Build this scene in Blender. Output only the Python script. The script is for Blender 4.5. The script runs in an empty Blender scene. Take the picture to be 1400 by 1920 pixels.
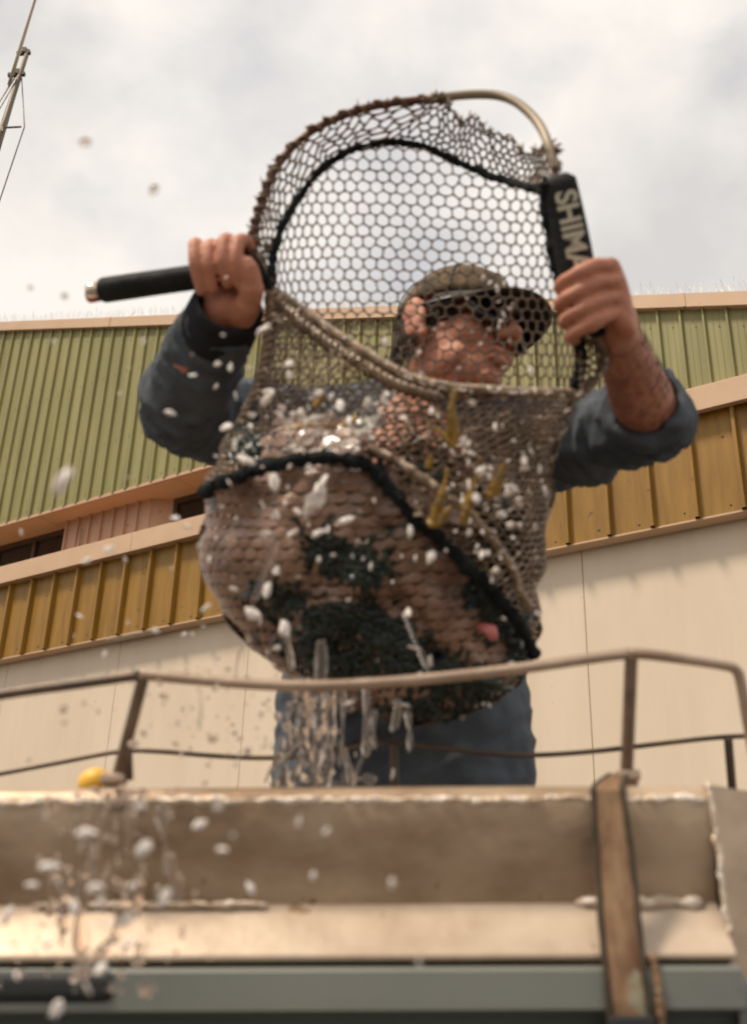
import bpy, bmesh, math, random
from mathutils import Vector, Matrix, noise
R_ = math.radians
random.seed(7)
SC = bpy.context.scene
COL = SC.collection

# ------------------------------------------------------------------ camera
HC = 1.15                      # eye height above the yard
FPX, PITCH, ROLL = 2079.7, 0.4426, 0.0306
CM = (Matrix.Rotation(math.pi/2 + PITCH, 3, 'X') @ Matrix.Rotation(ROLL, 3, 'Z'))
cam = bpy.data.cameras.new('camera')
cam.sensor_fit = 'VERTICAL'; cam.sensor_height = 36.0; cam.sensor_width = 26.25
cam.lens = FPX/1920*36.0
cam.clip_start = 0.05; cam.clip_end = 3000
cam.dof.use_dof = True; cam.dof.focus_distance = 3.8; cam.dof.aperture_fstop = 4.1
cam_o = bpy.data.objects.new('camera', cam); COL.objects.link(cam_o)
cam_o.matrix_world = Matrix.Translation((0, 0, HC)) @ CM.to_4x4()
SC.camera = cam_o

# ------------------------------------------------------------------ sky and sun
SUN_EL, SUN_DIR = R_(60), Vector((-0.86, -0.42, 0)).normalized()
W = bpy.data.worlds.new('World'); SC.world = W; W.use_nodes = True
nt = W.node_tree; nt.nodes.clear()
def wn(t, **k):
    n = nt.nodes.new(t)
    for a, b in k.items(): setattr(n, a, b)
    return n
out = wn('ShaderNodeOutputWorld'); bg = wn('ShaderNodeBackground'); bgc = wn('ShaderNodeBackground')
sky = wn('ShaderNodeTexSky', sky_type='NISHITA', sun_disc=False, sun_elevation=SUN_EL,
         sun_rotation=math.atan2(SUN_DIR.x, SUN_DIR.y), air_density=1.0, dust_density=2.0)
tc = wn('ShaderNodeTexCoord'); mp = wn('ShaderNodeMapping'); mp.inputs['Scale'].default_value = (1.3, 1.3, 2.0)
n1 = wn('ShaderNodeTexNoise'); n1.inputs['Scale'].default_value = 2.3; n1.inputs['Detail'].default_value = 7; n1.inputs['Roughness'].default_value = .5
n2 = wn('ShaderNodeTexNoise'); n2.inputs['Scale'].default_value = 3.4; n2.inputs['Detail'].default_value = 5
mp2 = wn('ShaderNodeMapping'); mp2.inputs['Location'].default_value = (4.2, 1.7, 2.9)
r1 = wn('ShaderNodeValToRGB'); r1.color_ramp.elements[0].position = .33; r1.color_ramp.elements[1].position = .50
r2 = wn('ShaderNodeValToRGB'); r2.color_ramp.elements[0].position = .36; r2.color_ramp.elements[1].position = .56
r2.color_ramp.elements[0].color = (.285, .276, .270, 1); r2.color_ramp.elements[1].color = (.41, .386, .356, 1)
mx = wn('ShaderNodeMixShader')
L = nt.links.new
L(tc.outputs['Generated'], mp.inputs['Vector']); L(tc.outputs['Generated'], mp2.inputs['Vector'])
L(mp.outputs['Vector'], n1.inputs['Vector']); L(mp2.outputs['Vector'], n2.inputs['Vector'])
L(n1.outputs['Fac'], r1.inputs['Fac']); L(n2.outputs['Fac'], r2.inputs['Fac'])
mr = wn('ShaderNodeMapRange'); mr.inputs['To Min'].default_value = .60; mr.inputs['To Max'].default_value = 1.0
L(r1.outputs['Color'], mr.inputs['Value'])
L(sky.outputs['Color'], bg.inputs['Color']); bg.inputs['Strength'].default_value = 0.052
L(r2.outputs['Color'], bgc.inputs['Color']); bgc.inputs['Strength'].default_value = 1.0
L(mr.outputs['Result'], mx.inputs['Fac']); L(bg.outputs[0], mx.inputs[1]); L(bgc.outputs[0], mx.inputs[2]); L(mx.outputs[0], out.inputs['Surface'])
sun = bpy.data.lights.new('sun', 'SUN'); sun.energy = 1.5; sun.angle = R_(10); sun.color = (1.0, .87, .70)
sun_o = bpy.data.objects.new('sun', sun); COL.objects.link(sun_o)
sdir = Vector((SUN_DIR.x*math.cos(SUN_EL), SUN_DIR.y*math.cos(SUN_EL), math.sin(SUN_EL)))
sun_o.rotation_euler = sdir.to_track_quat('Z', 'Y').to_euler(); sun_o.location = sdir*30
vs = SC.view_settings; vs.view_transform = 'Standard'; vs.look = 'None'; vs.exposure = 1.30; vs.gamma = 1.0; vs.use_curve_mapping = False
SC.cycles.use_denoising = True; SC.cycles.max_bounces = 10; SC.cycles.transmission_bounces = 8
SC.cycles.caustics_reflective = False; SC.cycles.caustics_refractive = False

# ------------------------------------------------------------------ helpers
def P(x, y, Z):                # a point of the place seen in direction (x, y), Z metres deep
    return CM @ Vector(((x-700)/FPX*Z, -(y-960)/FPX*Z, -Z)) + Vector((0, 0, HC))
def smooth_path(pts, n=8):
    pts = [Vector(p) for p in pts]; o = []
    for i in range(len(pts)-1):
        a = pts[max(i-1, 0)]; b = pts[i]; c = pts[i+1]; d = pts[min(i+2, len(pts)-1)]
        for k in range(n):
            t = k/n
            o.append(.5*((2*b)+(c-a)*t+(2*a-5*b+4*c-d)*t*t+(3*b-a-3*c+d)*t**3))
    o.append(pts[-1]); return o
def lerp_tab(tab, y):
    if y <= tab[0][0]: return tab[0][1]
    for (a, u), (b, v) in zip(tab, tab[1:]):
        if y <= b:
            t = (y-a)/(b-a); t = t*t*(3-2*t)*.35+t*.65
            return u+(v-u)*t
    return tab[-1][1]
class MB:
    def __init__(s): s.v = []; s.f = []
    def add(s, v, f):
        o = len(s.v); s.v += [tuple(p) for p in v]; s.f += [tuple(i+o for i in q) for q in f]
    def box(s, c, ex, ey, ez):
        c = Vector(c); ex, ey, ez = Vector(ex), Vector(ey), Vector(ez); v = []
        for k in (-1, 1):
            for j in (-1, 1):
                for i in (-1, 1): v.append(c+ex*i+ey*j+ez*k)
        s.add(v, [(0,2,3,1), (4,5,7,6), (0,1,5,4), (2,6,7,3), (0,4,6,2), (1,3,7,5)])
    def tube(s, pts, rad, n=8, caps=True, closed=False, flat=1.0):
        pts = [Vector(p) for p in pts]; m = len(pts)
        if not hasattr(rad, '__len__'): rad = [rad]*m
        T = (pts[1]-pts[0]).normalized()
        u = T.orthogonal().normalized(); v = []
        for i in range(m):
            a = pts[max(i-1, 0)]; b = pts[min(i+1, m-1)]
            t = (b-a)
            if t.length < 1e-9: t = T
            t = t.normalized(); u = (u-t*u.dot(t))
            if u.length < 1e-6: u = t.orthogonal()
            u = u.normalized(); w = t.cross(u)
            for k in range(n):
                an = 2*math.pi*k/n
                v.append(pts[i]+(u*math.cos(an)+w*math.sin(an)*flat)*rad[i])
        f = []
        for i in range(m-1):
            for k in range(n):
                f.append((i*n+k, i*n+(k+1) % n, (i+1)*n+(k+1) % n, (i+1)*n+k))
        if caps: f += [tuple(range(n-1, -1, -1)), tuple((m-1)*n+k for k in range(n))]
        s.add(v, f)
    def ball(s, c, r, seg=8, rings=6, jit=0, ax=None):
        c = Vector(c)
        ax = ax or (Vector((1,0,0)), Vector((0,1,0)), Vector((0,0,1)))
        rr = r if hasattr(r, '__len__') else (r, r, r)
        v = [c-ax[2]*rr[2]]
        for i in range(1, rings):
            t = math.pi*i/rings
            for k in range(seg):
                p = 2*math.pi*k/seg; q = 1+random.uniform(-jit, jit)
                v.append(c+(ax[0]*rr[0]*math.sin(t)*math.cos(p)+ax[1]*rr[1]*math.sin(t)*math.sin(p)-ax[2]*rr[2]*math.cos(t))*q)
        v.append(c+ax[2]*rr[2]); f = []
        for k in range(seg): f.append((0, 1+(k+1) % seg, 1+k))
        for i in range(rings-2):
            for k in range(seg):
                a = 1+i*seg+k; b = 1+i*seg+(k+1) % seg
                f.append((a, b, b+seg, a+seg))
        e = len(v)-1; o = 1+(rings-2)*seg
        for k in range(seg): f.append((o+k, o+(k+1) % seg, e))
        s.add(v, f)
    def mesh(s, name, m=None, smooth=True):
        me = bpy.data.meshes.new(name); me.from_pydata(s.v, [], s.f); me.update()
        if m: me.materials.append(m)
        if smooth: me.polygons.foreach_set('use_smooth', [True]*len(me.polygons))
        return me
    def build(s, name, m, parent=None, smooth=True):
        return link(name, s.mesh(name, m, smooth), parent)
def link(name, me, parent=None):
    o = bpy.data.objects.new(name, me); COL.objects.link(o)
    if parent: o.parent = parent; o.matrix_parent_inverse = Matrix.Translation(-parent.location)
    return o
def tag(o, label=None, cat=None, group=None, kind=None):
    if label: o['label'] = label
    if cat: o['category'] = cat
    if group: o['group'] = group
    if kind: o['kind'] = kind
    return o
def thing(name, loc, label, cat, group=None):
    o = bpy.data.objects.new(name, None); COL.objects.link(o); o.location = loc
    return tag(o, label, cat, group)
def fused(mb, voxel, it=4, fac=.5, extra=None):
    """voxel-fuse overlapping pieces into one continuous skin"""
    me = mb.mesh('tmp'); o = bpy.data.objects.new('tmp', me); COL.objects.link(o)
    r = o.modifiers.new('r', 'REMESH'); r.mode = 'VOXEL'; r.voxel_size = voxel; r.use_smooth_shade = True
    if it:
        q = o.modifiers.new('s', 'SMOOTH'); q.iterations = it; q.factor = fac
    if extra: extra(o)
    dg = bpy.context.evaluated_depsgraph_get(); dg.update()
    res = bpy.data.meshes.new_from_object(o.evaluated_get(dg))
    bpy.data.objects.remove(o); bpy.data.meshes.remove(me)
    return res
def shape(me, name, m, parent=None):
    me.name = name; me.materials.clear(); me.materials.append(m)
    me.polygons.foreach_set('use_smooth', [True]*len(me.polygons))
    return link(name, me, parent)

# ------------------------------------------------------------------ materials
def mat(name, col, rough=.6, metal=0, spec=.5, col2=None, nscale=8, bump=0, bscale=60, spots=None, trans=0, ior=1.45, coat=0, streak=None, lo=.35, hi=.65, sss=0, alpha=1):
    m = bpy.data.materials.new(name); m.use_nodes = True; t = m.node_tree; b = t.nodes['Principled BSDF']
    b.inputs['Base Color'].default_value = (*col, 1); b.inputs['Roughness'].default_value = rough; b.inputs['Metallic'].default_value = metal
    b.inputs['Specular IOR Level'].default_value = spec; b.inputs['Transmission Weight'].default_value = trans; b.inputs['IOR'].default_value = ior; b.inputs['Coat Weight'].default_value = coat
    if sss:
        b.inputs['Subsurface Weight'].default_value = sss; b.inputs['Subsurface Radius'].default_value = (.01, .004, .002); b.inputs['Subsurface Scale'].default_value = .6
    if alpha < 1: b.inputs['Alpha'].default_value = alpha
    N = t.nodes.new; LK = t.links.new
    g = N('ShaderNodeNewGeometry')
    cur = None
    if col2:
        n = N('ShaderNodeTexNoise'); n.inputs['Scale'].default_value = nscale; n.inputs['Detail'].default_value = 6; n.inputs['Roughness'].default_value = .6
        if streak:
            mm = N('ShaderNodeMapping'); mm.inputs['Scale'].default_value = streak; LK(g.outputs['Position'], mm.inputs['Vector']); LK(mm.outputs['Vector'], n.inputs['Vector'])
        else: LK(g.outputs['Position'], n.inputs['Vector'])
        r = N('ShaderNodeValToRGB'); r.color_ramp.elements[0].position = lo; r.color_ramp.elements[1].position = hi
        r.color_ramp.elements[0].color = (*col, 1); r.color_ramp.elements[1].color = (*col2, 1)
        LK(n.outputs['Fac'], r.inputs['Fac']); cur = r.outputs['Color']
    if spots:
        scol, sscale, thr = spots
        n = N('ShaderNodeTexNoise'); n.inputs['Scale'].default_value = sscale; n.inputs['Detail'].default_value = 3
        LK(g.outputs['Position'], n.inputs['Vector'])
        r = N('ShaderNodeValToRGB'); r.color_ramp.elements[0].position = thr; r.color_ramp.elements[1].position = thr+.04
        LK(n.outputs['Fac'], r.inputs['Fac'])
        mixn = N('ShaderNodeMix'); mixn.data_type = 'RGBA'
        LK(r.outputs['Color'], mixn.inputs[0])
        if cur: LK(cur, mixn.inputs[6])
        else: mixn.inputs[6].default_value = (*col, 1)
        mixn.inputs[7].default_value = (*scol, 1); cur = mixn.outputs[2]
    if cur: LK(cur, b.inputs['Base Color'])
    if bump:
        n = N('ShaderNodeTexNoise'); n.inputs['Scale'].default_value = bscale; n.inputs['Detail'].default_value = 5
        LK(g.outputs['Position'], n.inputs['Vector'])
        bp = N('ShaderNodeBump'); bp.inputs['Strength'].default_value = bump; bp.inputs['Distance'].default_value = .01
        LK(n.outputs['Fac'], bp.inputs['Height']); LK(bp.outputs['Normal'], b.inputs['Normal'])
    return m
M = dict(
 green=mat('green_steel', (.225,.205,.075), .42, col2=(.315,.285,.118), nscale=1.3, streak=(5,5,.35), bump=.03, bscale=3),
 ochre=mat('ochre_steel', (.225,.114,.013), .42, col2=(.33,.175,.026), nscale=2, streak=(5,5,.5), spots=((.17,.085,.02), 9, .70)),
 cream=mat('cream_panel', (.665,.545,.410), .55, col2=(.72,.60,.46), nscale=1.2, streak=(2,2,.35), spots=((.5,.36,.22), 14, .74)),
 beige=mat('beige_flashing', (.55,.365,.235), .5, col2=(.61,.415,.27), nscale=2, spots=((.45,.28,.17), 10, .73)),
 pink=mat('pink_steel', (.50,.31,.205), .5, col2=(.54,.34,.23), nscale=2, spots=((.2,.11,.07), 13, .7)),
 soffit=mat('soffit_board', (.60,.36,.21), .6, col2=(.64,.40,.24), nscale=1.5),
 timber=mat('dark_window_timber', (.06,.035,.022), .5, col2=(.09,.05,.03), nscale=8),
 glass=mat('window_glass', (.02,.018,.016), .05, col2=(.03,.024,.02), nscale=2),
 screw=mat('screw_head', (.09,.06,.045), .45, metal=.6, col2=(.2,.15,.11), nscale=40),
 spike=mat('spike_wire', (.72,.70,.68), .35, col2=(.8,.78,.76), nscale=30),
 render_back=mat('wall_core', (.45,.38,.3), .8, col2=(.5,.42,.33), nscale=2),
 ground=mat('yard_asphalt', (.095,.085,.075), .85, col2=(.13,.118,.105), nscale=1.5, bump=.3, bscale=90),
 alu=mat('weathered_alu_shaded', (.27,.175,.105), .42, metal=.3, col2=(.56,.42,.295), nscale=4.5, bump=.10, bscale=60, streak=(1.0,1.0,1.8), spots=((.22,.12,.055), 34, .70), lo=.36, hi=.64),  # stained metal, colour darkened for the shade on the down-tilted gunwale face
 alu_l=mat('weathered_alu_lit', (.60,.485,.375), .45, metal=.2, col2=(.36,.255,.175), nscale=6, bump=.08, bscale=50, spots=((.26,.16,.09), 28, .70), lo=.42, hi=.78),  # same metal, sky light on the up-tilted ledge put into a paler colour
 weld=mat('weld_metal', (.86,.78,.69), .33, metal=.25, col2=(.48,.33,.20), nscale=60, bump=.5, bscale=160),
 hull=mat('grey_green_paint', (.155,.165,.145), .38, col2=(.19,.195,.17), nscale=4, spots=((.26,.16,.07), 22, .73), coat=.2),
 hull_d=mat('dark_teal_paint', (.055,.07,.068), .4, col2=(.075,.09,.085), nscale=4),
 block_dark=mat('near_black', (.012,.013,.014), .6, col2=(.02,.02,.02), nscale=20),
 steel=mat('rail_tube', (.56,.43,.33), .36, metal=.45, col2=(.36,.25,.18), nscale=14, bump=.1, bscale=120),
 steel_d=mat('dark_rail_tube', (.085,.062,.048), .45, metal=.3, col2=(.17,.115,.08), nscale=16),
 post=mat('ribbed_post', (.27,.175,.115), .5, metal=.3, col2=(.15,.095,.06), nscale=24),
 strap=mat('worn_strap', (.36,.23,.13), .85, col2=(.15,.075,.04), nscale=20, streak=(2.0,1,.8), spots=((.30,.27,.19), 18, .64), bump=.12, bscale=500),
 strap_e=mat('strap_edge', (.075,.055,.035), .85, col2=(.04,.03,.02), nscale=60),
 yellow=mat('yellow_float', (.85,.50,.06), .45, col2=(.80,.44,.05), nscale=10),
 skin=mat('skin', (.56,.245,.152), .52, col2=(.46,.175,.105), nscale=34, bump=.25, bscale=260, sss=.06),
 hair=mat('hair', (.05,.034,.024), .7, col2=(.09,.06,.045), nscale=90, bump=.8, bscale=300),
 shirt=mat('grey_blue_cotton', (.122,.138,.158), .9, spec=.2, col2=(.072,.084,.102), nscale=9, bump=.25, bscale=420),
 cuff=mat('shaded_cuff', (.022,.023,.030), .9, spec=.2, col2=(.02,.018,.02), nscale=40),  # near-black colour stands in for shade inside the sleeve opening
 trouser=mat('navy_trousers', (.02,.026,.045), .85, col2=(.03,.036,.06), nscale=20),
 cap=mat('mottled_cap', (.17,.105,.052), .85, col2=(.030,.024,.015), nscale=34, spots=((.09,.085,.04), 30, .60), bump=.3, bscale=300),
 bill=mat('cap_bill', (.040,.032,.024), .8, col2=(.03,.025,.02), nscale=40),
 shades=mat('dark_lens', (.006,.006,.007), .12, col2=(.01,.01,.01), nscale=9),
 shades_f=mat('sunglass_frame', (.06,.065,.065), .35, col2=(.08,.08,.08), nscale=9),
 boot=mat('boot_rubber', (.02,.02,.018), .6, col2=(.03,.03,.028), nscale=9),
 hoop=mat('hoop_tube', (.26,.20,.14), .5, metal=.15, col2=(.34,.27,.19), nscale=18),
 hoop_red=mat('hoop_red_tube', (.16,.055,.04), .42, metal=.2, col2=(.10,.05,.035), nscale=22),
 foam=mat('black_foam', (.008,.008,.009), .7, spec=.25, col2=(.022,.022,.022), nscale=25, bump=.2, bscale=160),
 chrome=mat('silver_collar', (.72,.62,.52), .22, metal=.9, col2=(.62,.52,.42), nscale=20),
 red=mat('red_end_cap', (.55,.10,.08), .35, col2=(.48,.08,.06), nscale=20),
 letter=mat('cream_lettering', (.55,.50,.38), .6, col2=(.48,.43,.32), nscale=40),
 tape=mat('black_webbing', (.006,.007,.009), .85, spec=.2, col2=(.022,.026,.026), nscale=60, bump=.6, bscale=260),
 cord=mat('net_cord', (.24,.15,.080), .42, col2=(.11,.066,.034), nscale=24, spots=((.40,.29,.20), 55, .66), coat=.15),
 cord2=mat('wet_net_cord', (.26,.165,.095), .30, col2=(.10,.062,.034), nscale=20, spots=((.66,.52,.40), 80, .60), coat=.3),
 rub=mat('tan_rubber_net', (.45,.275,.185), .33, col2=(.12,.060,.040), nscale=8, spots=((.07,.062,.042), 13, .63), coat=.25, bump=.3, bscale=90, lo=.36, hi=.64),
 rope=mat('rim_rope', (.38,.25,.15), .42, col2=(.12,.08,.05), nscale=60, spots=((.72,.6,.48), 95, .60), coat=.3),
 catch=mat('wet_catch', (.035,.028,.022), .35, col2=(.12,.070,.045), nscale=10, spots=((.012,.028,.026), 13, .56), bump=.6, bscale=40, coat=.3),
 weed=mat('dark_seaweed', (.007,.013,.010), .32, col2=(.024,.034,.014), nscale=26, coat=.1, spec=.35, lo=.45, hi=.75),
 weed_o=mat('olive_seaweed', (.34,.185,.014), .42, col2=(.15,.085,.010), nscale=26, coat=.2),
 ice=mat('ice', (.97,.90,.85), .3, col2=(.90,.80,.73), nscale=90, trans=.15, ior=1.25, sss=.1),
 water=mat('murky_water', (1.0,.92,.85), .12, trans=.88, ior=1.24, col2=(.97,.84,.75), nscale=30),
 pinkbit=mat('pink_flesh', (.52,.15,.13), .3, col2=(.44,.11,.10), nscale=40, coat=.3),
 mast=mat('mast_alloy', (.13,.10,.065), .45, metal=.3, col2=(.17,.13,.09), nscale=8),
 whip=mat('antenna_white', (.62,.52,.38), .4, col2=(.56,.46,.33), nscale=8),
 wire=mat('stay_wire', (.10,.085,.075), .5, metal=.4, col2=(.14,.12,.1), nscale=8),
 black=mat('black_fitting', (.015,.015,.015), .5, col2=(.022,.022,.022), nscale=8),
 deck=mat('deck_plate', (.42,.36,.30), .5, metal=.3, col2=(.36,.30,.25), nscale=10),
)

# ------------------------------------------------------------------ the yard
g = MB(); g.add([(-900,-900,0), (900,-900,0), (900,900,0), (-900,900,0)], [(0,1,2,3)])
tag(g.build('ground', M['ground'], smooth=False), 'dark asphalt yard below the boat and the warehouse', kind='structure')

# ------------------------------------------------------------------ the warehouse
AZ, DW = -0.5627, 9.0176
TS = Vector((math.cos(AZ), math.sin(AZ), 0)); NW = Vector((-math.sin(AZ), math.cos(AZ), 0))
def F(s, z, w=0.0):            # along the front, height above the eye, depth behind the cladding plane
    return TS*s + NW*(DW+w) + Vector((0, 0, z+HC))
S0, S1 = -16.0, 1.6
def rake(s): return 6.585 + (-2.72-s)*.3115
Z_GB, Z_FT, Z_FB, Z_YB = 6.195, 5.487, 5.235, 4.222
REC_R = -5.0                   # the window band ends here; green sheets run down to the ledge beyond it
wh = thing('warehouse', F(-6, -HC), 'large gabled warehouse clad in green and ochre ribbed steel over cream wall panels', 'building')
def sheet_panel(name, m, s0, pitch, zb, zt0, zt1, rib_h, rib_b, rib_t, swage):
    """one ribbed sheet: a rib on the left edge, then the flat pan"""
    prof = [(0, 0), ((rib_b-rib_t)/2, -rib_h), ((rib_b+rib_t)/2, -rib_h), (rib_b, 0)]
    if swage:
        for k in swage:
            x = rib_b+(pitch-rib_b)*k; prof += [(x-.008, 0), (x, -.003), (x+.008, 0)]
    prof.append((pitch, 0)); v = []; n = len(prof)
    for (s, d) in prof:
        t = s/pitch
        v.append(F(s0+s, zb, d)); v.append(F(s0+s, zt0+(zt1-zt0)*t, d))
    f = [(2*i, 2*i+2, 2*i+3, 2*i+1) for i in range(n-1)]
    mb = MB(); mb.add(v, f); mb.build(name, m, wh, smooth=False)
GP = 0.2165; s = -2.701 - GP*61
while s < S1-.3:
    zb = Z_GB if s+GP < REC_R else Z_FB+.06
    sheet_panel('green_panel', M['green'], s-.01, GP, zb, rake(s)+.06, rake(s+GP)+.06, .036, .040, .018, (.33, .66))
    s += GP
YP = 0.406; s = -10.8223-YP*13
while s < S1-.4:
    sheet_panel('ochre_panel', M['ochre'], s-.022, YP, Z_YB, Z_FB+.05, Z_FB+.05, .060, .056, .030, None)
    s += YP
# screws, one small head each
sc = MB()
def screw(s, z, w=-.003, r=.011):
    c = F(s, z, w); ring = [c + TS*r*math.cos(a*math.pi/3)+Vector((0,0,1))*r*math.sin(a*math.pi/3) for a in range(6)]
    sc.add(ring+[c-NW*.008], [(i, (i+1) % 6, 6) for i in range(6)])
s = -10.8223-YP*13
while s < S1-.4:
    for z in (4.295, 4.985): screw(s-.12+YP+random.uniform(-.015, .015), z+random.uniform(-.02, .02), r=random.uniform(.009, .013))
    s += YP
s = -2.701 - GP*61
while s < S1-.3:
    if rake(s) > 6.3: screw(s+.145, rake(s+.145)-.195, r=.008)
    if s < REC_R:
        screw(s+.145, Z_GB+.10, r=.008)
        for z in (8.07, 7.0):
            if z < rake(s)-.4: screw(s+.145, z, r=.008)
    s += GP
sb = sc.build('screw_heads', M['screw'], wh, smooth=False); tag(sb, kind='stuff')
# parapet flashing along the rake, in lengths
cuts = [S0, -12.9, -10.1, -6.9, -4.4, -2.191, .2, S1]
for a, b in zip(cuts, cuts[1:]):
    mb = MB(); v = []
    for ss in (a+.002, b-.002):
        z = rake(ss)
        for (dz, w) in ((0, -.075), (.155, -.075), (.175, -.03), (.175, .5), (.0, .5), (0, -.0)): v.append(F(ss, z+dz, w))
    f = [(i, (i+1) % 6, 6+(i+1) % 6, 6+i) for i in range(6)] + [tuple(range(5, -1, -1)), tuple(range(6, 12))]
    mb.add(v, f); mb.build('parapet_flashing', M['beige'], wh, smooth=False)
    mb = MB(); zb = rake(b); zz = Vector((0, 0, 1))
    mb.box(F(b, zb+.078, -.079), TS*.012, NW*.003, zz*.078)
    mb.build('flashing_joint', M['beige'], wh, smooth=False)
# bird spikes on the parapet
sp = MB(); s = S0
while s < S1:
    for k in range(3):
        b = F(s+random.uniform(-.02, .02), rake(s)+.17, random.uniform(-.03, .02))
        t = b + TS*random.uniform(-.075, .075)+NW*random.uniform(-.07, .07)+Vector((0, 0, random.uniform(.11, .165)))
        sp.tube([b, t], .0021, 3, caps=False)
    s += .062
tag(sp.build('bird_spikes', M['spike'], wh, smooth=False), kind='stuff')
# ledge flashing over the ochre band
for a, b in zip([S0, -12.0, -9.064, -6.1, -3.1, -.2], [-12.0, -9.064, -6.1, -3.1, -.2, S1]):
    mb = MB(); v = []
    for ss in (a+.003, b-.003):
        for (z, w) in ((Z_FB, -.125), (Z_FT-.01, -.125), (Z_FT, -.115), (Z_FT+.03, -.003 if a > -5 else .5), (Z_FB+.03, -.003 if a > -5 else .5), (Z_FB, -.06)):
            v.append(F(ss, z, w))
    f = [(i, (i+1) % 6, 6+(i+1) % 6, 6+i) for i in range(6)] + [tuple(range(5, -1, -1)), tuple(range(6, 12))]
    mb.add(v, f); mb.build('ledge_flashing', M['beige'], wh, smooth=False)
# soffit over the window band, in boards
for a, b in zip([S0, -13.2, -11.0, -8.6, -6.6], [-13.2, -11.0, -8.6, -6.6, REC_R]):
    mb = MB(); mb.box(F((a+b)/2, Z_GB+.012, .27), TS*((b-a)/2-.004), NW*.275, Vector((0, 0, .012)))
    mb.build('soffit_board', M['soffit'], wh, smooth=False)
mb = MB(); mb.box(F((S0+REC_R)/2, Z_GB-.012, -.005), TS*((REC_R-S0)/2), NW*.018, Vector((0, 0, .017)))
mb.build('soffit_edge_trim', M['pink'], wh, smooth=False)
# window band
for (a, b) in ((S0, -13.9), (-13.9, -12.35), (-12.35, -10.78), (-9.03, -7.5), (-7.5, -6.2), (-6.2, REC_R)):
    fr = MB(); zz = Vector((0, 0, 1)); z0, z1 = Z_FT+.03, Z_GB
    c = (a+b)/2; h = (b-a)/2
    fr.box(F(c, z1-.035, .52), TS*h, NW*.03, zz*.035); fr.box(F(c, z0+.03, .52), TS*h, NW*.03, zz*.03)
    for e in (a+.03, b-.03, c): fr.box(F(e, (z0+z1)/2, .52), TS*.029, NW*.027, zz*((z1-z0)/2-.07))
    o = fr.build('window', M['timber'], wh, smooth=False)
    for e0, e1 in ((a+.06, c-.03), (c+.03, b-.06)):
        p = MB(); p.box(F((e0+e1)/2, (z0+z1)/2, .535), TS*((e1-e0)/2), NW*.004, zz*((z1-z0)/2-.06)); p.build('pane', M['glass'], o, smooth=False)
# pink ribbed pier between the windows
for s0_, s1_ in ((-10.778, -9.03),):
    core = MB(); zz = Vector((0, 0, 1)); core.box(F((s0_+s1_)/2-.12, (Z_FT+Z_GB)/2, .46), TS*((s1_-s0_)/2-.125), NW*.12, zz*((Z_GB-Z_FT)/2))
    pr = core.build('pier', M['pink'], wh, smooth=False)
    k = s0_
    while k < s1_-.3:
        r = MB(); r.box(F(k+.02, (Z_FT+Z_GB)/2, .322), TS*.013, NW*.018, zz*((Z_GB-Z_FT)/2-.002)); r.build('rib', M['pink'], pr, smooth=False); k += .213
    v = [F(s1_-.26, Z_FT, .34), F(s1_, Z_FT, .52), F(s1_, Z_GB, .52), F(s1_-.26, Z_GB, .34)]
    r = MB(); r.add(v, [(0,1,2,3)]); r.build('pier_return', M['pink'], pr, smooth=False)
    dp = MB(); dp.tube([F(s0_+.31, Z_FT, .30), F(s0_+.31, Z_GB-.17, .30)], .014, 10); dp.build('downpipe', M['beige'], wh)
# ochre band underside, cream panels, solid body behind
mb = MB(); mb.box(F((S0+S1)/2, Z_YB-.006, .065), TS*((S1-S0)/2), NW*.075, Vector((0, 0, .008))); mb.build('band_underside', M['beige'], wh, smooth=False)
mb = MB(); ss = -9.74
mb.box(F(-8.98, Z_YB-.021, .05), TS*.42, NW*.055, Vector((0, .0, .006))); mb.build('bent_lip', M['alu_l'], wh, smooth=False)
JO = [-3.46-1.95*k for k in range(-2, 7)][::-1]
for a, b in zip([S0]+JO, JO+[S1]):
    if b-a < .05: continue
    me = MB(); me.box(F((a+b)/2, (Z_YB-HC)/2, .205), TS*((b-a)/2-.004), NW*.035, Vector((0, 0, (Z_YB+HC)/2)))
    me.build('cream_panel', M['cream'], wh, smooth=False)
body = MB(); v = []
for w in (.58, 14):
    for (ss, z) in ((S0, -HC), (S1, -HC), (S1, rake(S1)), (S0, rake(S0))): v.append(F(ss, z, w))
body.add(v, [(0,1,2,3), (7,6,5,4), (0,4,5,1), (1,5,6,2), (2,6,7,3), (3,7,4,0)])
body.build('wall_core', M['render_back'], wh, smooth=False)
mb = MB(); mb.box(F((REC_R+S1)/2, (Z_FB+rake(REC_R))/2-.4, .3), TS*((S1-REC_R)/2), NW*.27, Vector((0, 0, .45))); mb.build('wall_core', M['render_back'], wh, smooth=False)
mb = MB(); mb.box(F((S0+S1)/2, (Z_YB+Z_FT)/2, .3), TS*((S1-S0)/2), NW*.25, Vector((0, 0, (Z_FT-Z_YB)/2-.01))); mb.build('wall_core', M['render_back'], wh, smooth=False)

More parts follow.
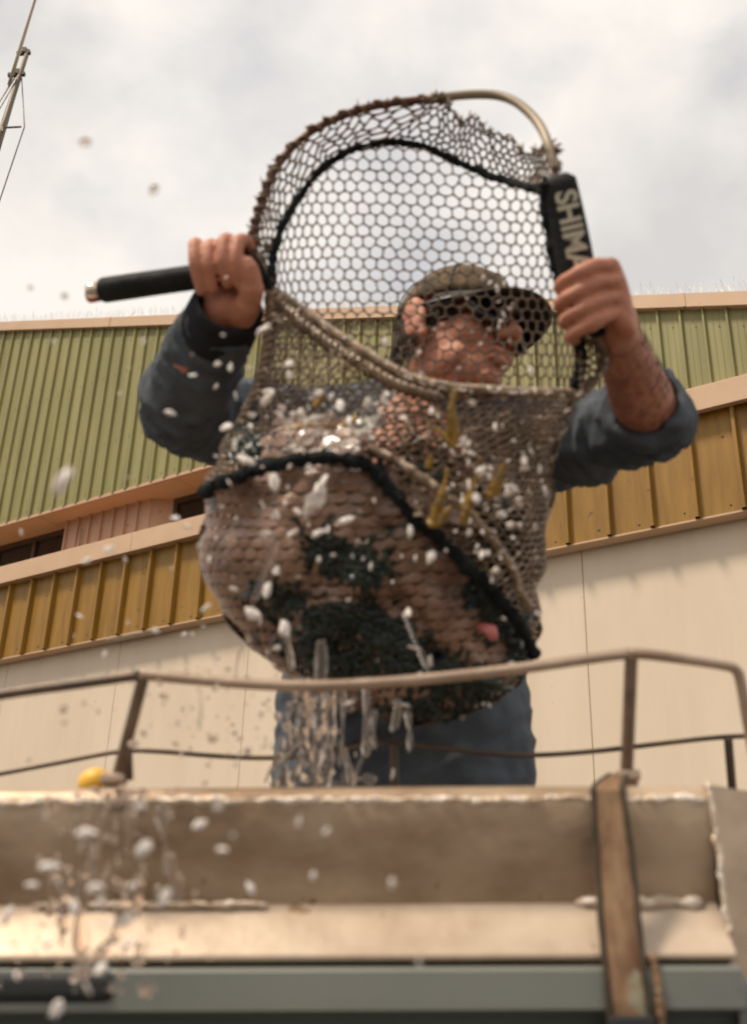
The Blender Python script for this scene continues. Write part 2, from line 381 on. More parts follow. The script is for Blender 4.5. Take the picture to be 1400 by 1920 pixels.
# ------------------------------------------------------------------ mast beyond the frame's left edge
mz = P(30, 165, 8.0); mx_, my_ = mz.x, mz.y
mt = thing('radio_mast', (mx_, my_, 0), 'slim stayed mast with a whip antenna rising into the cloudy sky', 'mast')
def z_at(py):
    lo_, hi_ = 0.0, 40.0
    for _ in range(50):
        m_ = (lo_+hi_)/2; v_ = CM.transposed() @ (Vector((mx_, my_, m_))-Vector((0, 0, HC)))
        if 960+FPX*v_.y/v_.z > py: lo_ = m_
        else: hi_ = m_
    return lo_
ztop = z_at(94)
zl = z_at(165); LX = lambda z: mx_+(z-zl)*.075
a = MB(); a.tube([(LX(0), my_, 0), (LX(ztop-1.2), my_, ztop-1.2), (LX(ztop), my_, ztop)], [.04, .026, .017], 10); a.build('pole', M['mast'], mt)
off = P(44, 165, 8)-P(30, 165, 8)
a = MB(); wb = Vector((LX(ztop-.35)-.055, my_-.0, ztop-.35)); wt = P(74, -25, 8.0); wt2 = wb+(wt-wb)
a.tube([wb, wb.lerp(wt, .35), wt, wt+(wt-wb)*.5], [.013, .013, .009, .006], 8); a.build('whip_antenna', M['whip'], mt)
for zz_, w_ in ((ztop-.03, .06), (z_at(140), .075)):
    a = MB(); a.box((LX(zz_)-.025, my_, zz_), (w_*.8, .0, .008), (0, .014, 0), (0, 0, .012)); a.box((LX(zz_)-.02, my_, zz_+.02), (.014, 0, 0), (0, .02, 0), (0, 0, .022))
    a.build('clamp', M['black'], mt, smooth=False)
zs = z_at(243)
a = MB(); a.tube([(LX(zs)-.14, my_, zs+.0), (LX(zs)+.13, my_, zs+.03)], .008, 6); a.tube([(LX(zs), my_-.01, zs+.02), (LX(zs)+.07, my_-.14, zs-.16)], .007, 6); a.build('spreader', M['mast'], mt)
for (p0, p1, p2) in (((.02, 0, ztop-.28), (.15, 0, zs+.03), (.05, .02, 1.0)), ((-.03, 0, ztop-.28), (-.14, 0, zs), (-.05, 0, 1.0)),
                     ((-.05, 0, ztop-.33), None, (-1.6, .3, 0)), ((-.02, 0, ztop-.33), None, (-.7, -.9, 0)), ((.01, 0, ztop-.2), None, (.09, .12, 2.0))):
    pts = [Vector((LX(q[2]), my_, 0))+Vector(q) for q in (p0, p1, p2) if q]
    a = MB(); a.tube(pts, .0045, 5); a.build('stay', M['wire'], mt)

# ------------------------------------------------------------------ the boat
GZ = 1.12
GL, GR = P(0, 1482, GZ), P(1330, 1476, GZ)
EX = (GR-GL).normalized(); EZ = (Vector((0, 0, 1))-EX*EX.z).normalized(); EY = EZ.cross(EX)
GO = P(700, 1479, GZ)
def B(x, y, z): return GO+EX*x+EY*y+EZ*z
XC = (GR-GO).dot(EX); XL = -2.4
boat = thing('aluminium_boat', (GO.x, GO.y+1.0, 0), 'weathered aluminium work boat with grey green hull and low tube rails', 'boat')
def extrude(name, prof, m, x0=XL, x1=XC, n=40, wob=.0012, sm=True):
    mb = MB(); v = []; k = len(prof)
    for i in range(n+1):
        x = x0+(x1-x0)*i/n
        for (y, z) in prof:
            q = B(x, y, z); d = noise.noise(q*9)*wob
            v.append(q+EY*d+EZ*d*.6)
    f = [(i*k+j, (i+1)*k+j, (i+1)*k+j+1, i*k+j+1) for i in range(n) for j in range(k-1)]
    mb.add(v, f); return mb.build(name, m, boat, smooth=sm)
extrude('gunwale_face', [(.05, .004), (.012, .004), (.004, -.004), (.002, -.014), (.012, -.05), (.0285, -.104), (.030, -.107)], M['alu'])
extrude('gunwale_ledge', [(.030, -.107), (.028, -.109), (-.0105, -.1545), (-.012, -.157), (-.012, -.160), (-.010, -.162), (.012, -.162)], M['alu_l'])
extrude('hull_side', [(.03, -.166), (-.012, -.167), (-.021, -.1685), (-.024, -.172), (-.0235, -.2045), (-.012, -.2085)], M['hull'], wob=0, sm=False)
extrude('hull_lower', [(-.010, -.2085), (-.006, -.211), (.012, -.40), (.05, -.75), (.45, -1.10), (.85, -1.30)], M['hull_d'], x1=XC+.35)
extrude('side_deck', [(.05, .004), (.26, .004), (.27, -.01), (.27, -.75), (.272, -.76), (1.35, -.76), (1.352, -.74), (1.352, .0), (1.60, .0), (1.62, -.2), (1.55, -.75), (.85, -1.30)], M['deck'], n=6, wob=0, sm=False)
# welds: lumpy beads
def bead(name, x0, x1, y, z, r, dens=180, jag=.6):
    n = max(6, int((x1-x0)*dens)); pts = []; rr = []
    for i in range(n+1):
        x = x0+(x1-x0)*i/n
        pts.append(B(x, y+random.uniform(-1, 1)*r*.25, z+random.uniform(-1, 1)*r*.3)); rr.append(r*(1+random.uniform(-jag, jag)*.5))
    rr[0] *= .4; rr[-1] *= .4
    mb = MB(); mb.tube(pts, rr, 8); return mb.build(name, M['weld'], boat)
x = XL
while x < XC-.02:
    e = min(x+random.uniform(.03, .12), XC); bead('weld_bead', x, e, .0045, -.0105+random.uniform(-.0015, .0015), random.uniform(.0040, .0056), 120, .6); x = e-.004
bead('weld_bead', -.335, -.105, .024, -.108, .0035, 140, .5)
bead('weld_bead', XC-.14, XC-.012, .026, -.108, .0055, 130, .6)
bead('weld_bead', XC-.012-.02, XC-.012, .0, -.153, .005)
# corner plate turning back at the right end
mb = MB(); v = []
nz = 10; nx = 16
for i in range(nx+1):
    t = i/nx
    for j in range(nz+1):
        h = .003-.182*j/nz
        x = XC+t*.34; y = .002+t*.20+.10*t*t
        drop = -.006*t
        v.append(B(x, y, h+drop+noise.noise(Vector((t*4, h*20, 1)))*.002))
f = [(i*(nz+1)+j, (i+1)*(nz+1)+j, (i+1)*(nz+1)+j+1, i*(nz+1)+j+1) for i in range(nx) for j in range(nz)]
mb.add(v, f); mb.build('corner_plate', M['alu'], boat)
mb = MB(); v = []                                   # its inner face and top edge
for i in range(nx+1):
    t = i/nx; x = XC+t*.34; y = .002+t*.20+.10*t*t
    v += [B(x, y, .003-.006*t), B(x-.05, y+.10, .003-.006*t), B(x-.05, y+.10, -.4)]
f = []
for i in range(nx):
    f += [(i*3, i*3+1, i*3+4, i*3+3), (i*3+1, i*3+2, i*3+5, i*3+4)]
mb.add(v, f); mb.build('corner_deck', M['alu_l'], boat)
pts = [B(XC+random.uniform(-.002, .002), .002+random.uniform(-.002, .002), .006-.18*i/26) for i in range(27)]
mb = MB(); mb.tube(pts, [.0030*random.uniform(.8, 1.2) for _ in pts], 8); mb.build('weld_bead', M['weld'], boat)
mb = MB(); v = []
for i in range(nx+1):
    t = i/nx; x = XC+t*.36-.006; y = -.022+t*.20+.10*t*t
    v += [B(x, y+.03, -.176), B(x, y, -.180), B(x, y-.003, -.187), B(x, y+.004, -.212), B(x, y+.03, -.32)]
f = [(i*5+j, (i+1)*5+j, (i+1)*5+j+1, i*5+j+1) for i in range(nx) for j in range(4)]
mb.add(v, f); mb.build('hull_side', M['hull'], boat)
mb = MB(); mb.box(B(-.335-.6, -.006, -.184), EX*.70, EY*.022, EZ*.016); o = mb.build('dark_side_block', M['block_dark'], boat, smooth=False)  # plain near-black block under the ledge at the left
bv = o.modifiers.new('b', 'BEVEL'); bv.width = .012; bv.segments = 5
# end closure so the hull is a body
mb = MB(); mb.add([B(XL, .03, 0), B(XL, 1.6, 0), B(XL, .85, -1.30), B(XL, .0, -.3)], [(0,1,2,3)]); mb.build('transom', M['hull_d'], boat, smooth=False)
# front rail with its posts
RZ = 1.18
def px_path(tab, n=6): return smooth_path([P(*t) for t in tab], n)
rail = px_path([(-560,1420,RZ), (-200,1340,RZ), (0,1303,RZ), (150,1282,RZ), (262,1266,RZ)], 6)
mb = MB(); mb.tube(rail, .0056, 10); mb.build('rail_tube', M['steel_d'], boat)
mid = [(266,1265,RZ), (300,1268,RZ), (450,1281,RZ), (580,1286,RZ), (700,1281,RZ), (850,1268,RZ), (1000,1250,RZ), (1110,1234,RZ), (1180,1225,RZ)]
mb = MB(); mb.tube(px_path(mid), .0062, 10); mb.build('rail_tube', M['steel'], boat)
mb = MB(); mb.tube(px_path([(1180,1225,RZ), (1230,1229,RZ), (1350,1246,RZ+.015), (1378,1256,RZ+.02), (1388,1280,RZ+.02), (1400,1350,RZ+.02), (1428,1500,RZ+.02)]), .0060, 10); mb.build('rail_tube', M['steel'], boat)
def ribbed_post(p0, p1, r, m, rings=True):
    p0, p1 = Vector(p0), Vector(p1); n = int((p1-p0).length/.0052)*2 if rings else 2
    pts = [p0.lerp(p1, i/n) for i in range(n+1)]; rr = [r*(1.04 if i % 2 else .78) if rings else r for i in range(n+1)]
    mb = MB(); mb.tube(pts, rr, 12); return mb.build('rail_post', m, boat)
ribbed_post(P(1183, 1228, RZ), P(1174, 1452, RZ), .0075, M['post'])
ribbed_post(P(270, 1267, RZ), P(222, 1452, RZ), .0072, M['post'])
mb = MB(); mb.tube([P(238, 1405, RZ+.02), P(240, 1462, RZ+.02)], .006, 8); mb.build('rail_brace', M['steel_d'], boat)
for (x, y) in ((1175, 1456), (214, 1462)):
    c = P(x, y, RZ); mb = MB(); mb.box(c, EX*.0125, EY*.011, EZ*.0055); o = mb.build('post_foot', M['steel'], boat, smooth=False)
    bv = o.modifiers.new('b', 'BEVEL'); bv.width = .0025; bv.segments = 2
    mb = MB(); mb.box(c-EZ*.018, EX*.009, EY*.008, EZ*.016); mb.build('post_socket', M['post'], boat, smooth=False)
# inner rail
IZ = 1.44
inner = [(-420,1530,IZ), (-150,1480,IZ), (0,1451,IZ), (110,1430,IZ), (225,1409,IZ), (300,1409,IZ), (400,1417,IZ), (500,1421,IZ), (600,1414,IZ), (680,1398,IZ), (740,1394,IZ), (820,1402,IZ), (920,1413,IZ), (1000,1416,IZ), (1110,1409,IZ), (1240,1394,IZ), (1330,1384,IZ), (1400,1380,IZ), (1560,1378,IZ)]
mb = MB(); mb.tube(px_path(inner), .0034, 8); mb.build('rail_tube', M['steel_d'], boat)
ribbed_post(P(1364, 1383, IZ), P(1376, 1530, IZ), .0062, M['steel_d'])
ribbed_post(P(738, 1396, IZ), P(742, 1530, IZ), .0058, M['steel_d'])

# strap over the gunwale
st = thing('tie_down_strap', B(.27, 0, 0), 'worn brown webbing strap hanging over the gunwale near its right end', 'strap')
def ribbon(tab, name, m, parent, th=.0015, inset=0, lift=0):
    """tab rows: left px, right px, y px, Z"""
    rows = []
    for i in range(len(tab)-1):
        for k in range(8):
            t = k/8; rows.append([tab[i][j]+(tab[i+1][j]-tab[i][j])*t for j in range(4)])
    rows.append(list(tab[-1])); v = []; nn = 6
    for (l, r, y, Z) in rows:
        a, b = P(l, y, Z), P(r, y, Z); d = (b-a); a = a+d*inset; b = b-d*inset
        for k in range(nn+1):
            v.append(a.lerp(b, k/nn)+EY*(-lift-.0012*math.sin(k/nn*math.pi)+.0008*noise.noise(Vector((y*.02, k, 0)))))
    f = [(i*(nn+1)+k, i*(nn+1)+k+1, (i+1)*(nn+1)+k+1, (i+1)*(nn+1)+k) for i in range(len(rows)-1) for k in range(nn)]
    mb = MB(); mb.add(v, f); o = mb.build(name, m, parent)
    so = o.modifiers.new('t', 'SOLIDIFY'); so.thickness = th; so.offset = 0
    return o
Zs = GZ-.010
tabS = [(1140,1178,1452,GZ+.06), (1112,1166,1471,GZ+.004), (1107,1168,1480,Zs), (1108,1176,1530,Zs-.012), (1112,1186,1600,Zs-.028), (1118,1196,1690,Zs-.052), (1126,1206,1790,Zs-.080), (1136,1218,1880,Zs-.10), (1142,1226,1950,Zs-.11), (1150,1240,2200,Zs-.16)]
ribbon(tabS, 'webbing', M['strap'], st)
for side in (0, 1):
    tb = [((l, l+(r-l)*.10, y, Z) if side == 0 else (r-(r-l)*.10, r, y, Z)) for (l, r, y, Z) in tabS]
    ribbon(tb, 'stitched_edge', M['strap_e'], st, th=.003, lift=.0012)
mb = MB(); c = P(1186, 1932, Zs-.118); mb.box(c, EX*.021, EY*.004, EZ*.012); o = mb.build('buckle', M['black'], st, smooth=False)
bv = o.modifiers.new('b', 'BEVEL'); bv.width = .003; bv.segments = 2
tail = [P(1222, 1790, Zs-.078), P(1232, 1840, Zs-.09), P(1236, 1890, Zs-.1), P(1243, 1960, Zs-.11), P(1246, 2100, Zs-.14)]
mb = MB(); mb.tube(smooth_path(tail), [.0045*random.uniform(.7, 1.2) for _ in range(33)], 7); mb.build('loose_tail', M['strap'], st)

# yellow float on the side deck
c = P(178, 1462, 1.21); yf = thing('yellow_float', c, 'small yellow float lying at the foot of the left rail post', 'float')
mb = MB(); ax = (EX*1+EZ*.25, EY, EZ-EX*.25); mb.ball(c-EZ*.003, (.0185, .016, .0155), 16, 10, ax=tuple(q.normalized() for q in ax)); mb.build('shell', M['yellow'], yf)
mb = MB(); mb.tube([c+EX*.006-EZ*.012, c+EX*.024-EZ*.006], .006, 8); mb.build('stopper', M['black'], yf)

# ------------------------------------------------------------------ the man
UP = Vector((0, 0, 1))
hipL, hipR = P(640, 1490, 1.70), P(880, 1490, 1.70)
hipc = (hipL+hipR)/2
DECK = B(0, .8, -.76).z
man = thing('person', (hipc.x, hipc.y, DECK), 'man in grey blue long sleeved shirt and dark cap lifting a landing net', 'person')
shL, shR = P(575, 815, 1.82), P(975, 835, 1.79)          # shoulders (as seen left / right)
elL, wrL = P(343, 762, 1.63), P(428, 575, 1.475)
elR, wrR = P(1218, 785, 1.58), P(1156, 632, 1.405)
neck0, neck1 = P(775, 790, 1.80), P(838, 690, 1.79)
HD = P(860, 636, 1.79)                                   # head centre
HYAW, HPIT = R_(44), R_(6)
fw = Vector((math.sin(HYAW), -math.cos(HYAW), 0)); fw = (fw*math.cos(HPIT)-UP*math.sin(HPIT)).normalized()
rt = fw.cross(UP).normalized(); hu = rt.cross(fw)
tilt = Matrix.Rotation(R_(-6), 3, fw); rt = tilt @ rt; hu = tilt @ hu
HS = 1.07
def H(x, y, z): return HD+(rt*x+fw*y+hu*z)*HS            # his right, forward, up
HAX = (rt, fw, hu)
def hb(mb, c, r, seg=18, rings=12, ax=HAX): mb.ball(H(*c), tuple(q*HS for q in r), seg, rings, ax=ax)
bd = MB()
def limb(mb, pts, rad, n=14, sub=5):
    m = len(pts); pp = smooth_path(pts, sub); rr = []
    for i in range(m-1):
        for k in range(sub): rr.append(rad[i]+(rad[i+1]-rad[i])*k/sub)
    rr.append(rad[-1]); mb.tube(pp, rr, n)
    mb.ball(pts[0], rad[0]*.99, n, 8); mb.ball(pts[-1], rad[-1]*.99, n, 8)
# head
hb(bd, (0, -.012, .030), (.074, .093, .088)); hb(bd, (0, .012, -.035), (.062, .070, .075)); hb(bd, (0, .040, -.075), (.043, .046, .040))
hb(bd, (0, .072, -.096), (.020, .017, .015)); hb(bd, (0, .080, .018), (.045, .016, .012))
bd.tube([H(0, .085, .010), H(0, .103, -.018), H(0, .112, -.030)], [.008, .012, .013], 10); hb(bd, (0, .110, -.030), (.013, .013, .011), 10, 8)
for s in (-1, 1):
    hb(bd, (s*.011, .100, -.034), (.009, .010, .008), 8, 6); hb(bd, (s*.034, .052, -.028), (.026, .026, .030), 14, 10); hb(bd, (s*.040, .022, -.064), (.018, .040, .030), 14, 10)
    hb(bd, (s*.082, -.012, -.008), (.009, .021, .032), 14, 10); hb(bd, (s*.086, -.018, .006), (.009, .019, .022), 12, 8)
    hb(bd, (s*.078, .004, -.036), (.008, .010, .012), 8, 6)
hb(bd, (0, .092, -.060), (.024, .010, .006), 12, 8); hb(bd, (0, .088, -.071), (.021, .011, .007), 12, 8)
limb(bd, [neck0, neck0.lerp(neck1, .5), H(0, -.02, -.06)], [.070, .060, .058])
# trunk, legs
limb(bd, [neck0-UP*.06, (shL+shR)/2-UP*.12, hipc+UP*.12, hipc-UP*.02], [.10, .13, .125, .14])
limb(bd, [neck0-UP*.05, shL], [.06, .055]); limb(bd, [neck0-UP*.05, shR], [.06, .055])
knees = []
for h, dx in ((hipL, -.03), (hipR, .03)):
    kn = Vector((h.x+dx, h.y-.04, DECK+.50)); an = Vector((h.x+dx*1.5, h.y+.02, DECK+.08)); knees.append((h, kn, an))
    limb(bd, [h-UP*.02, kn, an], [.085, .058, .042]); limb(bd, [an-UP*.03, an+Vector((0, -.13, -.045))], [.04, .03])
limb(bd, [shL, elL, wrL], [.056, .044, .030]); limb(bd, [shR, elR], [.056, .050])
# bare forearm: thick below the elbow, tapering to the wrist
fm = elR.lerp(wrR, .32)
limb(bd, [elR, fm, elR.lerp(wrR, .75), wrR], [.043, .043, .033, .028], 16)
# hand on the handle (palm towards us, fingers over the top)
HA, HB_ = P(188, 545, 1.50), P(482, 503, 1.455)
hx = (HB_-HA).normalized(); camd = (Vector((0, 0, HC))-P(425, 515, 1.47)).normalized()
camd = (camd-hx*camd.dot(hx)).normalized(); hup = camd.cross(hx)
if hup.z < 0: hup = -hup
HC_ = P(421, 512, 1.462)
def G(a, u, c): return HC_+hx*a+hup*u+camd*c
fing = [(.0330, .0090, 0), (.0110, .0094, .003), (-.0112, .0091, -.001), (-.0335, .0087, .004)]
for i, (a, r, j) in enumerate(fing):
    da = (-.003, 0, .001, .004)[i]
    pts = [G(a*.92, .010+j, -.034), G(a, .034+j, -.012), G(a+da, .036+j, .013), G(a+da*1.6, .012+j, .032), G(a+da*2, -.016+j-(.006 if i == 3 else 0), .030)]
    bd.tube(smooth_path(pts, 5), [r*1.12]*5+[r*1.08]*5+[r*1.05, r, r*.96, r*.97, r]+[r*.98, r*.94, r*.92, r*.9, r*.86]+[r*.72], 12)
    for q, k in ((0, 1.1), (1, 1.1), (2, 1.1), (3, 1.02), (4, .86)): bd.ball(pts[q], r*k, 12, 8)
    limb(bd, [pts[0], G(a*.8, -.022, -.026), wrL.lerp(G(a*.5, -.05, -.01), .4)], [.0125, .0135, .018], 12, 4)
limb(bd, [G(-.020, -.030, -.008), G(-.008, -.052, .002)], [.019, .021]); limb(bd, [G(.012, -.045, -.004), wrL], [.022, .027])
th = [G(.014, -.060, .006), G(.034, -.038, .020), G(.043, -.018, .028), G(.040, .006, .027)]
bd.tube(smooth_path(th, 5), [.019]*5+[.0165]*5+[.014]*5+[.0115], 12)
for q, r in zip(th, (.019, .0165, .014, .0118)): bd.ball(q, r, 12, 8)
# hand on the yoke (backs of the fingers towards us)
YA, YB_ = P(1046, 330, 1.375), P(1100, 612, 1.355)
yx = (YB_-YA).normalized(); yc = (Vector((0, 0, HC))-P(1075, 560, 1.37)).normalized(); yc = (yc-yx*yc.dot(yx)).normalized(); yr = yx.cross(yc)
if yr.x < 0: yr = -yr
YH = P(1084, 574, 1.365)
def K(a, r, c): return YH+yx*a+yr*r+yc*c
for i, (a, r) in enumerate(((-.0330, .0094), (-.0112, .0097), (.0108, .0093), (.0312, .0085))):
    sk = (.006, 0, .002, .008)[i]                        # fist slants
    p = [K(a*.90-.006, .049-abs(i-1)*.003, .012), K(a-.004, .030, .030), K(a+.004, .006+sk*.6, .039), K(a+.007, -.014+sk*.6, .030), K(a+.008, -.021+sk*.6, .008), K(a+.006, -.010, -.014)]
    bd.tube(smooth_path(p, 5), [r*1.12, r*1.06, r*1.0, r*.96, r*.96]+[r*.96, r*.98, r*1.0, r*1.05, r*1.1]+[r*1.12, r*1.05, r*.98, r*.95, r*.95]+[r*.96]*5+[r*.92]*5+[r*.8], 12)
    for q, k in zip(p, (1.30, .97, 1.16, .97, .95, .8)): bd.ball(q, r*k, 12, 8)
    limb(bd, [p[0], K(a*.7+.020, .050, .000), wrR.lerp(K(.03+a*.3, .05, 0), .45)], [.0122, .0140, .018], 12, 4)
limb(bd, [K(0, .036, -.012), K(.03, .046, -.008), wrR], [.019, .022, .027])
t2 = [K(.02, .050, -.018), K(-.006, .030, -.034), K(-.030, .008, -.036), K(-.044, -.010, -.030)]
bd.tube(smooth_path(t2, 5), [.018]*5+[.0145]*5+[.0125]*5+[.0105], 12)
for q, r in zip(t2, (.018, .0145, .0125, .0105)): bd.ball(q, r, 10, 8)
body_o = shape(fused(bd, .0025, 2, .4), 'body', M['skin'], man)
fh = MB(); dfa = (wrR-elR).normalized(); ua = dfa.orthogonal().normalized(); wa = dfa.cross(ua)
for k in range(1300):                                    # dark hairs on the bare forearm
    t = random.uniform(.12, 1.0); an = random.uniform(0, 6.283); rr_ = .043-.015*max(0, t-.3)/.7
    o_ = ua*math.cos(an)+wa*math.sin(an); c = elR.lerp(wrR, t)+o_*rr_*.985
    d = (dfa*.6+o_*.18+dfa.cross(o_)*random.uniform(.2, .9)).normalized(); l_ = random.uniform(.008, .018)
    fh.tube([c, c+d*l_*.6+o_*.001, c+d*l_], [.00022, .00018, .00006], 3, caps=False)
fh.build('arm_hair', M['hair'], man)

# hair at the nape
hr = MB()
for k in range(700):
    an = random.uniform(-2.3, 2.3); zz = random.uniform(-.055, .03)
    x = .077*math.sin(an); y = -.012-.097*math.cos(an)
    if y > -.01 and zz < -.02: continue
    if y > -.005: continue
    d = (rt*x+fw*(y+.012)).normalized(); p = H(x, y, zz)*1.0
    sh_ = .0 if zz > -.02 else (-.02-zz)*.35
    p = p-d*sh_
    hr.tube([p-d*.004, p+d*.004-hu*.010, p+d*.003-hu*.022], [.0016, .0014, .0004], 4, caps=False)
hb(hr, (0, -.018, .012), (.0768, .0925, .052), 20, 12)
hr.build('hair', M['hair'], man)
# cap: crown and bill
cp = MB(); v = []; SG, RG = 28, 10
for i in range(RG+1):
    t = math.pi*.5*i/RG
    for k in range(SG):
        p = 2*math.pi*k/SG; q = math.cos(t)**.8
        y = -.012+.103*q*math.sin(p); fl = .012*max(0, -math.sin(p))
        v.append(H(.086*q*math.cos(p), y, .028-fl*(1-i/RG)+.088*math.sin(t)))
cp.add(v, [(i*SG+k, i*SG+(k+1) % SG, (i+1)*SG+(k+1) % SG, (i+1)*SG+k) for i in range(RG) for k in range(SG)])
cro = cp.build('cap_crown', M['cap'], man); so = cro.modifiers.new('t', 'SOLIDIFY'); so.thickness = .003
mb = MB(); mb.ball(H(0, -.012, .117), .006*HS, 10, 6, ax=HAX); mb.build('button', M['cap'], cro)
for k in range(6):
    p = 2*math.pi*(k+.5)/6
    pts = [H(.0868*(math.cos(t)**.8)*math.cos(p), -.012+.104*(math.cos(t)**.8)*math.sin(p), .029+.0885*math.sin(t)) for t in [i*.15 for i in range(11)]]
    mb = MB(); mb.tube(pts, .0013, 5); mb.build('seam', M['bill'], cro)
bl = MB(); v = []; NU, NV = 22, 8
for j in range(NV+1):
    w = j/NV
    for i in range(NU+1):
        a = -1+2*i/NU; an = a*R_(74)
        x0_, y0_ = .084*math.sin(an), -.012+.100*math.cos(an)
        ext = .070*(1-abs(a)**2.6)
        x = x0_*(1+.10*w*(1-abs(a)**4)); y = y0_+ext*w+.0
        z = .030-.016*w-.020*(a*a)*(.25+.75*w)
        v.append(H(x, y, z))
bl.add(v, [(j*(NU+1)+i, j*(NU+1)+i+1, (j+1)*(NU+1)+i+1, (j+1)*(NU+1)+i) for j in range(NV) for i in range(NU)])
bo = bl.build('cap_bill', M['bill'], man); so = bo.modifiers.new('t', 'SOLIDIFY'); so.thickness = .004
# sunglasses
sg = MB()
for s in (-1, 1):
    vv = []
    for j in range(7):
        for i in range(9):
            a = (i/8-.5)*2; b = (j/6-.5)*2; q = max(1e-6, (abs(a)**3+abs(b)**3)**(1/3)); m_ = max(abs(a), abs(b)); k = m_/q if q > 1e-5 else 1
            a, b = a*k, b*k; xx = s*(.036+a*.030)
            vv.append(H(xx, .103-.34*abs(xx)**1.35*3.2+.004, -.002+b*.021-.004*abs(a)))
    sg.add(vv, [(j*9+i, j*9+i+1, (j+1)*9+i+1, (j+1)*9+i) for j in range(6) for i in range(8)])
so_ = sg.build('sunglasses', M['shades'], man); q = so_.modifiers.new('t', 'SOLIDIFY'); q.thickness = .003
for s in (-1, 1):
    mb = MB(); mb.tube([H(s*.066, .080, .004), H(s*.080, .050, .006), H(s*.085, .010, .008), H(s*.086, -.012, .010), H(s*.085, -.026, -.004)], [.005, .0055, .005, .004, .003], 8, flat=.5); mb.build('temple', M['shades_f'], so_)
mb = MB(); mb.tube([H(-.010, .112, .004), H(0, .114, .006), H(.010, .112, .004)], .003, 6); mb.build('bridge', M['shades_f'], so_)

# shirt
def loft(mb, secs, n=28):
    v = []
    for (c, ax, ay, a, b) in secs:
        for k in range(n):
            t = 2*math.pi*k/n; cs, sn = math.cos(t), math.sin(t)
            v.append(c+ax*(math.copysign(abs(cs)**.8, cs)*a)+ay*(math.copysign(abs(sn)**.8, sn)*b))
    f = [(i*n+k, i*n+(k+1) % n, (i+1)*n+(k+1) % n, (i+1)*n+k) for i in range(len(secs)-1) for k in range(n)]
    f += [tuple(range(n-1, -1, -1)), tuple((len(secs)-1)*n+k for k in range(n))]
    mb.add(v, f)
sx = (shR-shL).normalized(); sx.z = 0; sx.normalize(); sy = UP.cross(sx)
shc = (shL+shR)/2; hemc = P(757, 1478, 1.69); hemc2 = P(757, 1540, 1.69)
tor = MB()
secs = []
for t, a, b in ((-.07, .205, .150), (0, .200, .145), (.22, .190, .140), (.45, .186, .135), (.68, .192, .130), (.86, .195, .115), (.96, .165, .095), (1.04, .105, .075), (1.09, .075, .062)):
    c = hemc.lerp(shc+UP*.01, t); secs.append((c, sx, sy, a, b))
loft(tor, secs)
limb(tor, [shc+UP*.03, shL], [.075, .076], 16); limb(tor, [shc+UP*.03, shR], [.075, .078], 16)
def sleeve(mb, pts, rad, folds, amp):
    pp = smooth_path(pts, 14); n = len(pp); rr = []
    for i in range(n):
        t = i/(n-1)*(len(rad)-1); k = min(int(t), len(rad)-2); r = rad[k]+(rad[k+1]-rad[k])*(t-k)
        rr.append(r+amp*math.sin(i*folds)*(.4+.6*random.random()))
    mb.tube(pp, rr, 18); mb.ball(pp[0], rr[0], 16, 10)
sleeve(tor, [shL, shL.lerp(elL, .55)+UP*-.008, elL, elL.lerp(wrL, .5), wrL.lerp(elL, .10)], [.080, .070, .062, .056, .047], 1.25, .0012)
tor.ball(elL, .066, 16, 10)
sleeve(tor, [shR, shR.lerp(elR, .5)-UP*.006, elR.lerp(shR, .10), elR, elR.lerp(wrR, .13)], [.082, .072, .064, .060, .055], 1.5, .0016)
for k, t in enumerate((.02, .10, .17)):                  # pushed up sleeve rolls
    c = elR.lerp(wrR, t); d = (wrR-elR).normalized(); u = d.orthogonal().normalized(); w = d.cross(u)
    ring = [c+(u*math.cos(a*.3)+w*math.sin(a*.3))*(.0535-.0015*k) for a in range(22)]
    tor.tube(ring, .0095, 8)
def wrinkle(o):
    tx = bpy.data.textures.new('folds', 'CLOUDS'); tx.noise_scale = .075; tx.noise_depth = 2
    d = o.modifiers.new('d', 'DISPLACE'); d.texture = tx; d.texture_coords = 'GLOBAL'; d.strength = .022; d.mid_level = .5
    tx2 = bpy.data.textures.new('ridges', 'MUSGRAVE'); tx2.musgrave_type = 'RIDGED_MULTIFRACTAL'; tx2.noise_scale = .11
    d = o.modifiers.new('d2', 'DISPLACE'); d.texture = tx2; d.texture_coords = 'GLOBAL'; d.strength = .003; d.mid_level = .8
    s = o.modifiers.new('s2', 'SMOOTH'); s.iterations = 3; s.factor = .5
sme = fused(tor, .0050, 3, .5, wrinkle)
def seg_t(p, a, b):
    ab = b-a; t = max(0, min(1, (p-a).dot(ab)/ab.length_squared)); return t, (p-(a+ab*t)).length
nrm = [v.normal.copy() for v in sme.vertices]
SEGS = ((shL, elL, .10), (elL, wrL, .085), (shR, elR, .10), (elR, wrR, .08))
for v, n in zip(sme.vertices, nrm):
    p = v.co; bestd = 9; bt = None
    for k, (a, b, lim) in enumerate(SEGS):
        t, d_ = seg_t(p, a, b)
        if d_ < lim and d_ < bestd: bestd, bt = d_, (k, a, b)
    if bt:
        k, a, b = bt; ax_ = (b-a).normalized(); al = (p-a).dot(ax_); q = p-ax_*al
        w = noise.noise(Vector((al*34+q.x*9, q.y*14+k*7, q.z*14)))+.6*noise.noise(Vector((al*70, q.x*22, q.z*22+k)))
        f_ = max(0, 1-abs(w))**2.2-.55; am = .013
    else:
        dg_ = p.x*.55-p.z*.83; w = noise.noise(Vector((dg_*16, (p.x*.83+p.z*.55)*3.2, p.y*5)))+.45*noise.noise(Vector((dg_*38, p.x*6, p.z*6)))
        f_ = max(0, 1-abs(w))**1.5-.55; am = .013
    v.co = p+n*f_*am
shirt = shape(sme, 'shirt', M['shirt'], man)
